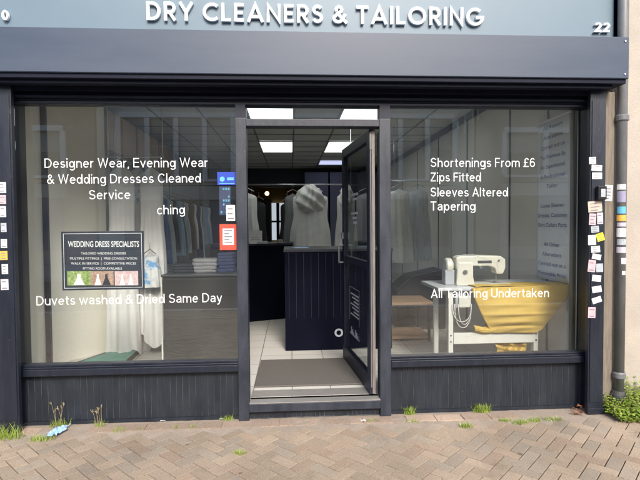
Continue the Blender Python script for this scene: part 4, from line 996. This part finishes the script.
# mustard cloth
import bisect
def interp(tbl, x):
    for i in range(len(tbl) - 1):
        if tbl[i][0] <= x <= tbl[i + 1][0]: k = (x - tbl[i][0]) / (tbl[i + 1][0] - tbl[i][0]); return tbl[i][1] + k * (tbl[i + 1][1] - tbl[i][1])
    return tbl[-1][1]
Lx = [(0, 471), (.3, 475), (.6, 481), (.85, 487), (1, 492)]; Rx = [(0, 572), (.25, 567), (.5, 558), (.75, 548), (.93, 541), (1, 535)]
def cloth(u, v):
    l, r = interp(Lx, v), interp(Rx, v); px = l + (r - l) * u
    top = 287.5 - 3.0 * u; bot = 332.5; py = top + (bot - top) * v + 5 * math.sin(math.pi * u) * v * (1 - v) * 2
    bul = .055 * math.sin(math.pi * min(1, v * .95 + .05)) * math.sin(math.pi * (.02 + .96 * u)) ** .9
    q_ = v + .10 * math.sin(2.6 * u + .4) + .05 * (u - .5); e_ = math.sin(math.pi * u) ** .5 * min(1, v * 3)
    fold = e_ * (.010 * math.exp(-((q_ - .62) / .035) ** 2) + .008 * math.exp(-((q_ - .80) / .05) ** 2) - .007 * math.exp(-((q_ - .90) / .03) ** 2) + .006 * math.exp(-((q_ - .38 - .1 * u) / .05) ** 2) + .0022 * math.sin(31 * q_ + 6 * u))
    tens = .004 * math.sin(19 * (u - .5) / (0.35 + v) + 2) * (1 - v) ** 2
    Y = TY - .012 - bul * .9 - fold * 1.3 - tens
    p_ = at(px, py, TY); d = p_ - CAM
    return (p_.x, Y, p_.z - .02 * bul)
yc = thing('mustard_cloth', (at(520, 310, TY).x, TY, .6), 'mustard yellow satin cloth slung from the front of the sewing table', 'cloth')
build('sling', MB().grid(cloth, 70, 60), M['yellow'], yc, smooth=True, solid=.003)
def cloth2(u, v):   # the trailing tail below the crossbar
    l = 484 + 13 * min(1, v * 1.3); r = 530 - 4 * v; px = l + (r - l) * u; py = 323 + 7 * (1 - abs(2 * u - 1)) * (1 - v) + (33) * v - 5 * u * v
    Y = TY + .05 + .02 * math.sin(14 * u + 6 * v) + .012 * math.sin(25 * v - 8 * u) + .02 * v
    p_ = at(px, py, Y); return tuple(p_)
build('tail', MB().grid(cloth2, 50, 30), M['yellow'], yc, smooth=True, solid=.003)
def cloth3(u, v):
    px = 474 + 30 * u; py = 325 + 7 * v + 2 * u + 1.5 * math.sin(5 * u); Y = TY - .02 - .03 * math.sin(math.pi * v) - .006 * math.sin(30 * v + 9 * u)
    p_ = at(px, py, TY - .0); return (p_.x, Y + .03, p_.z)
build('bunched_fold', MB().grid(cloth3, 40, 16), M['yellow'], yc, smooth=True, solid=.003)
def clothtop(u, v):
    px0 = at(474 + 99 * u, 287, TY).x; return (px0 + .01 * math.sin(9 * v), TY - .014 + .26 * v * (.5 + .5 * math.sin(2.2 * u + .6)), TZ + .006 + .004 * math.sin(14 * u + 5 * v) ** 2)
build('top_fold', MB().grid(clothtop, 40, 8), M['yellow'], yc, smooth=True, solid=.002)

# ------------------------------------------------------------------ bench of oak boards, dark box behind it
t = thing('low_bench', (1.15, 1.65, FZ), 'low two tier oak bench behind the right window next to the doorway', 'bench')
bx1 = at(433, 300, 1.6).x; bx0 = bx1 - .78; zt_ = at(430, 302, 1.6).z; zl = at(430, 336, 1.6).z
build('bench_top', B(bx0, bx1, 1.6, 2.1, zt_ - .03, zt_), M['wood'], t, bevel=.003)
build('lower_shelf', B(bx0, bx1 - .02, 1.62, 2.08, zl - .03, zl), M['wood'], t, bevel=.003)
for xx in (bx0 + .02, bx1 - .05):
    for yy in (1.61, 2.06): build('leg', B(xx, xx + .025, yy, yy + .025, FZ, zt_ - .031), M['dark_trim'], t)
a, b = at(405, 300, 2.2), at(446, 270, 2.2)
mb = MB().prism([(a.x - .1, 2.2, FZ), (b.x, 2.2, FZ), (b.x, 2.2, b.z), (a.x + .1, 2.2, b.z - .08), (a.x - .1, 2.2, b.z - .25)], (0, 1, 0), .5)
t = thing('cloth_bin', (a.x, 2.3, FZ), 'black sloping bin behind the oak bench and sewing table', 'bin')
build('bin_body', mb, M['g_black'], t, bevel=.02)
build('bin_rim', MB().tube([(a.x - .1, 2.2, b.z - .24), (a.x + .1, 2.2, b.z - .07), (b.x, 2.2, b.z + .01)], .012, 8), M['dark_trim'], t)
# clothes behind glass right of the door
for k, (u, Y, m_, lb) in enumerate(((399, 3.4, 'garment_cream', 'grey green dress hanging behind the right window beside the mullion'), (418, 3.6, 'plastic_wrap', 'plastic covered dress hanging behind the right window left of the lettering'))):
    a = at(u, 183, Y); garment(a.x, Y, a.z, .36, 1.1, M[m_], lb, 'dresses hanging behind the right window', dp=.22, folds=6, seed=90 + k, cat='dress')
xa_, xb_ = at(392, 182, 3.5).x, at(432, 182, 3.5).x; zq = at(410, 181, 3.5).z
rl = MB().tube([(xa_, 3.5, zq), (xb_, 3.5, zq)], .01, 8)
for xx in (xa_ + .03, xb_ - .03): rl.tube([(xx, 3.5, zq), (xx, 3.5, ZCEIL - .01)], .005, 6)
tag(build('garment_rail', rl, M['metal'], smooth=True), 'short rail holding two dresses behind the right window', 'rail')
# hanging hooks at the right wall
for k, (u, v0, v1) in enumerate(((458, 122, 137), (465, 120, 133), (473, 118, 124), (478, 116, 120))):
    Y = 2.1; a, b = at(u, v0, Y), at(u, v1, Y)
    t = thing('hanging_clip', (a.x, Y, a.z), 'small white clip hanging from the ceiling in the right window, number %s from the left' % ('one', 'two', 'three', 'four')[k], 'clip', 'white clips hanging in the right window')
    t['label'] = ('leftmost and longest white clip hanging near the ceiling in the right window', 'second white clip from the left hanging near the ceiling in the right window', 'third white clip from the left, short, near the ceiling in the right window', 'rightmost and smallest white clip near the ceiling in the right window')[k]
    build('clip', MB().tube([tuple(a), (b.x, Y, b.z)], [.006, .011], 8), M['vinyl'], t); build('string', MB().tube([tuple(a), (a.x, Y, ZCEIL - .002)], .002, 5), M['vinyl'], t)

# ------------------------------------------------------------------ banner and net curtain by the right wall
def solve_y(u, X):
    p_ = at(u, 200, 0); k = (X - CAM.x) / (p_.x - CAM.x); return CAM.y + 3.5 * k
bxw = XI1 - .02
yn, yf = solve_y(571.5, bxw), solve_y(538, bxw)
zt1 = at(571.5, 112, yn).z; zb1 = at(571.5, 284, yn).z
bn = thing('hanging_banner', (bxw, yn, zb1), 'tall pale banner printed with blue lettering hanging on the right wall', 'banner')
build('banner_cloth', MB().grid(lambda u, v: (bxw - .01 + .004 * math.sin(u * 9) , yn + (yf - yn) * u, zb1 + (zt1 - zb1) * v), 16, 20), M['banner'], bn, smooth=True, solid=.003)
lines = ['All Repairs', 'Alterations', 'Carried out on', 'The Premises By', 'An Experienced', '& Professional', 'Tailor', '', 'Loose Sleeves', 'Dresses, Costumes', 'Shirt Collars Parts', '', 'All Other', 'Alterations', 'Carried out at a', 'Reasonable Price']
H_ = zt1 - zb1; n = len(lines); WB = yf - yn
for i, ln in enumerate(lines):
    if not ln: continue
    z = zt1 - H_ * (i + .85) / (n + .3); wv = min(.86 * WB, .043 * len(ln) * .62 + .02)
    mid = (yn + yf) / 2
    put_text('lettering', ln, (bxw - .018, mid + wv / 2, z), (bxw - .018, mid - wv / 2, z), M['banner_ink'], bn, height=.036, bold=.006)
build('banner_rail', MB().tube([(bxw - .012, yn - .02, zt1 + .008), (bxw - .012, yf + .02, zt1 + .008)], .01, 8), M['vinyl'], bn)
mb = MB().grid(lambda u, v: (2.245 + .09 * u, .14 + .014 * math.sin(u * 30) + .05 * u, FZ + .01 + 2.5 * v), 40, 4)
tag(build('net_curtain', mb, M['curtain'], smooth=True, solid=.002), 'narrow grey net curtain hanging at the right end of the window', 'curtain')
tag(build('grey_post', B(2.285, 2.315, .27, .31, FZ, ZCEIL - .1), M['grey_post'], bevel=.003), 'grey green upright post near the right wall beside the curtain', 'post')

# ------------------------------------------------------------------ weeds, litter
def tuft(x, y, n, hgt, spread, label, group='grass tufts along the foot of the shop', m='grass', seeds=0):
    rg = random.Random(int(x * 1000) + 17); mb = MB()
    for i in range(n):
        a = rg.uniform(0, 6.283); r = rg.random() ** .7 * spread; bx, by = x + r * math.cos(a), y + r * math.sin(a) * .45
        hh = hgt * rg.uniform(.4, 1.1); la = rg.uniform(0, 6.283); lean = hh * rg.uniform(.2, .9); wv = rg.uniform(.0012, .0026)
        px_, py_ = math.cos(la + 1.57) * wv, math.sin(la + 1.57) * wv; P = []
        for k in range(4):
            s_ = k / 3; cx_, cy_, cz_ = bx + math.cos(la) * lean * s_ ** 1.7, by + math.sin(la) * lean * s_ ** 1.7 * .7, -.006 + hh * (s_ - .25 * s_ * s_)
            tw = 1 - s_ * .9; P.append(((cx_ - px_ * tw, cy_ - py_ * tw, cz_), (cx_ + px_ * tw, cy_ + py_ * tw, cz_)))
        n0 = len(mb.v)
        for q in P: mb.v += list(q)
        for k in range(3): mb.f.append((n0 + 2 * k, n0 + 2 * k + 1, n0 + 2 * k + 3, n0 + 2 * k + 2))
    o = build('grass_tuft', mb, M[m]); tag(o, label, 'weed', group)
    if seeds:
        sm = MB()
        for i in range(seeds):
            a = rg.uniform(0, 6.283); bx = x + rg.uniform(-.5, .5) * spread; tx = bx + rg.uniform(-.05, .05); hh = hgt * rg.uniform(1.5, 2.3)
            sm.tube([(bx, y, 0), ((bx + tx) / 2, y + .005, hh * .5), (tx, y + .01, hh)], [.001, .001, .0007], 4)
            for k in range(5): q = (tx + rg.uniform(-.012, .012), y + .01, hh + rg.uniform(-.02, .006)); sm.tube([(tx, y + .01, hh - .02), q], [.0006, .0017], 4)
        build('seed_stem', sm, M['dry'], o)
    return o
def gx_(u, v): p_ = atz(u, v, 0); return p_.x, p_.y
TU = [(5, 438, 90, .09, .1, 'grass tuft at the foot of the left pilaster'), (42, 440, 70, .045, .07, 'grass tuft just left of the blue litter'), (60, 427, 50, .06, .06, 'seeding grass behind the blue litter against the riser'),
      (100, 427, 22, .05, .03, 'thin grass with seed stems below the left window'), (120, 431, 40, .03, .05, 'low grass patch in front of the thin seeding grass'), (140, 430, 18, .03, .025, 'tiny grass tuft midway below the left window'), (176, 428, 16, .03, .03, 'faint grass sprig left of the doorway'), (193, 428, 22, .03, .03, 'small grass sprig just left of the door mullion foot'), (228, 420, 40, .045, .05, 'grass tuft at the foot of the left door mullion'),
      (240, 454, 40, .035, .03, 'bright grass tuft alone in the paving before the doorstep'), (371, 422, 34, .03, .05, 'low grass at the right end of the doorstep'), (409, 413, 90, .065, .035, 'bushy grass tuft right of the doorway against the riser'), (413, 422, 26, .03, .05, 'low straggly grass in front of the bushy tuft'),
      (466, 427, 50, .04, .04, 'grass tuft in the paving left of the tallest clump'), (481, 412, 130, .07, .06, 'tallest grass clump, below the sewing table'), (505, 421, 40, .03, .04, 'small grass right of the tallest clump'), (522, 423, 70, .035, .06, 'low wide grass patch right of the tallest clump'), (535, 421, 50, .035, .04, 'grass tuft between two low patches on the right'), (553, 420, 60, .03, .06, 'last low grass patch before the right pilaster')]
for k, (u, v, n, hg, sp, lb) in enumerate(TU):
    x, y = gx_(u, v); y = min(y, -.02); tuft(x, y, int(n * 2), hg * 1.35, sp * 1.25, lb, seeds=(5 if k in (2, 3) else 0))
x, y = gx_(22, 428); 
# leafy weed bank at the foot of the drainpipe
def leafy(x0, x1, y0, y1, n, hgt, label, seed):
    rg = random.Random(seed); mb = MB(); stm = MB()
    for i in range(n):
        bx, by = rg.uniform(x0, x1), rg.uniform(y0, y1); hh = hgt(bx, by) * rg.uniform(.3, 1)
        if hh < .008: continue
        tx, ty = bx + rg.uniform(-.04, .04), by + rg.uniform(-.03, .03)
        if i % 3 == 0: stm.tube([(bx, by, -.01), (tx, ty, hh)], [.0016, .001], 4)
        for k in range(4):
            z = hh * (.35 + .65 * (k + 1) / 4); a = rg.uniform(0, 6.283); L = rg.uniform(.012, .028); wd = L * rg.uniform(.32, .5); cx_, cy_ = bx + (tx - bx) * z / hh, by + (ty - by) * z / hh
            dx, dy = math.cos(a), math.sin(a); up_ = rg.uniform(-.3, .7)
            A = (cx_, cy_, z); Bp = (cx_ + dx * L * .5 - dy * wd, cy_ + dy * L * .5 + dx * wd, z + up_ * L * .5 + .002); D_ = (cx_ + dx * L * .5 + dy * wd, cy_ + dy * L * .5 - dx * wd, z + up_ * L * .5 + .002); T_ = (cx_ + dx * L, cy_ + dy * L, z + up_ * L * .7)
            mb.quad([A, Bp, T_, D_])
    t = build('leafy_weed', mb, M['leaf']); build('stem', stm, M['dry'], t); return tag(t, label, 'weed')
pe = atz(640, 430, 0).x
leafy(XPR1 + .03, pipe_x + .03, -.3, -.06, 420, lambda x, y: .05 + .09 * max(0, (y + .3) / .24), 'leafy weed growing between the right pilaster and the drainpipe foot', 3)
leafy(pipe_x + .0, pe + .5, -.34, -.05, 800, lambda x, y: .04 + .22 * max(0, (y + .34) / .29) ** 1.2, 'bigger leafy weed bank growing against the cream wall right of the drainpipe', 4)
# blue litter: crumpled paper
p0 = atz(44, 440, 0); p1 = atz(70, 428, 0)
def crumple(u, v):
    x = p0.x + (p1.x - p0.x) * u; y = p0.y + (p1.y - p0.y) * (v * .8 + .25 * u)
    return (x + .012 * math.sin(9 * v + 4 * u), y, .008 + .012 * abs(math.sin(9 * u + 5 * v)) + .01 * abs(math.cos(13 * v - 7 * u)))
tag(build('crumpled_litter', MB().grid(crumple, 14, 8), M['litter'], solid=.0012), 'crumpled light blue litter on the paving below the left window', 'litter')
# dead leaves in the right corner
mb = MB(); rg = random.Random(5)
for i in range(16):
    c_ = atz(576 + rg.uniform(-4, 7), 412 + rg.uniform(-3, 4), .01); a = rg.uniform(0, 6.28); L = rg.uniform(.012, .026); dx, dy = math.cos(a) * L, math.sin(a) * L; z = rg.uniform(.006, .04)
    mb.quad([(c_.x - dx, c_.y - dy, z), (c_.x - dy * .5, c_.y + dx * .5, z + .012), (c_.x + dx, c_.y + dy, z + .004), (c_.x + dy * .5, c_.y - dx * .5, z + .008)])
tag(build('dead_leaves', mb, M['dead_leaf']), 'little heap of brown dead leaves in the corner by the right pilaster', 'dead leaves', kind='stuff')
# pale paper scraps
for k, (u, v, lb) in enumerate(((163, 421, 'pale scrap of paper at the foot of the left riser'), (222, 419, 'tiny pale scrap beside the left door mullion'), (363, 421, 'pale scrap near the right end of the doorstep'))):
    c_ = atz(u, v, .005); mb = MB().grid(lambda a_, b_: (c_.x + .035 * (a_ - .5), c_.y + .022 * (b_ - .5), .0075 + .004 * abs(math.sin(3 * a_ + 2 * b_))), 5, 3)
    tag(build('paper_scrap', mb, M['paper'], solid=.001), lb, 'litter')

# ------------------------------------------------------------------ the other side of the street (seen in the glass)
def opposite(x0, x1, name, wallm, lab, wins, shopz, roof_h):
    t = thing(name, ((x0 + x1) / 2, -13, 0), lab, 'building')
    Y = -15.0
    build('rear_wall_light_stop', B(x0, x1, Y - 6, Y - 2.5, -.1, roof_h - .01), wallm, t)  # unseen solid back, added to stop sun leaking through the window openings
    wz0, wz1, wx0, wx1, nb_ = wins
    mb = B(x0, x1, Y - 2.4, Y, wz1, roof_h); mb.box(x0, wx0, Y - .4, Y, 0, wz1); mb.box(wx1, x1, Y - .4, Y, 0, wz1); mb.box(wx0, wx1, Y - .4, Y, shopz + .55, wz0)
    build('wall', mb, wallm, t)
    stp = (wx1 - wx0) / nb_
    mb = B(wx0, wx1, Y, Y + .12, wz1 - .14, wz1 + .06); mb.box(wx0, wx1, Y, Y + .14, wz0 - .08, wz0 + .02)
    for i in range(nb_ + 1): mb.box(wx0 + i * stp - .09, wx0 + i * stp + .09, Y, Y + .11, wz0 + .02, wz1 - .14)
    build('window_frame', mb, M['white_paint'], t)
    for i in range(nb_):
        a_ = wx0 + i * stp + .09; b_ = wx0 + (i + 1) * stp - .09
        p_ = build('window', B(a_, b_, Y - .1, Y - .06, wz0 + .02, wz1 - .14), M['dark_pane'], t)
        build('sash_bar', B(a_, b_, Y - .06, Y - .02, (wz0 + wz1) / 2 - .0, (wz0 + wz1) / 2 + .06), M['pale_blind'], p_)
        if i % 3 != 1: build('blind', B(a_ + .02, b_ - .02, Y - .058, Y - .05, wz0 + .9 + .3 * (i % 2), wz1 - .14), M['pale_blind'], p_)
    build('shop_fascia', B(wx0 - .1, wx1 + .1, Y - .1, Y + .1, shopz, shopz + .5), M['stone_pale'], t)
    nsh = max(2, nb_ // 3); s2 = (wx1 - wx0) / nsh
    for i in range(nsh):
        a_ = wx0 + i * s2 + .12; b_ = a_ + s2 - .24
        p_ = build('shop_window', B(a_, b_, Y - .12, Y - .08, .5, shopz - .02), (M['dark_pane'], M['blue_board'], M['pale_blind'])[i % 3], t)
        build('pier', B(a_ - .24, a_, Y - .1, Y + .02, 0, shopz), M['stone_pale'], t)
        build('lower_panel', B(a_, b_, Y - .12, Y - .04, 0, .5), M['slab'], t)
    build('roof', MB().prism([(x0, Y + .15, roof_h), (x0, Y - 6, roof_h), (x0, Y - 3, roof_h + .9)], (1, 0, 0), x1 - x0), M['slate'], t)
    return t
opposite(-7.2, 7.2, 'opposite_building', M['stone_pale'], 'pale building across the street reflected in the windows, with white framed windows', (3.15, 5.6, -6.4, 6.4, 12), 2.4, 6.3)
opposite(-21, -7.3, 'opposite_building', M['brick_wall'], 'brick terrace across the street reflected at the far left of the windows', (3.3, 5.1, -20, -8.4, 7), 2.5, 6.2)
opposite(7.3, 21, 'opposite_building', M['render'], 'cream terrace across the street reflected at the far right of the windows', (3.3, 5.1, 8.4, 20, 7), 2.5, 6.1)
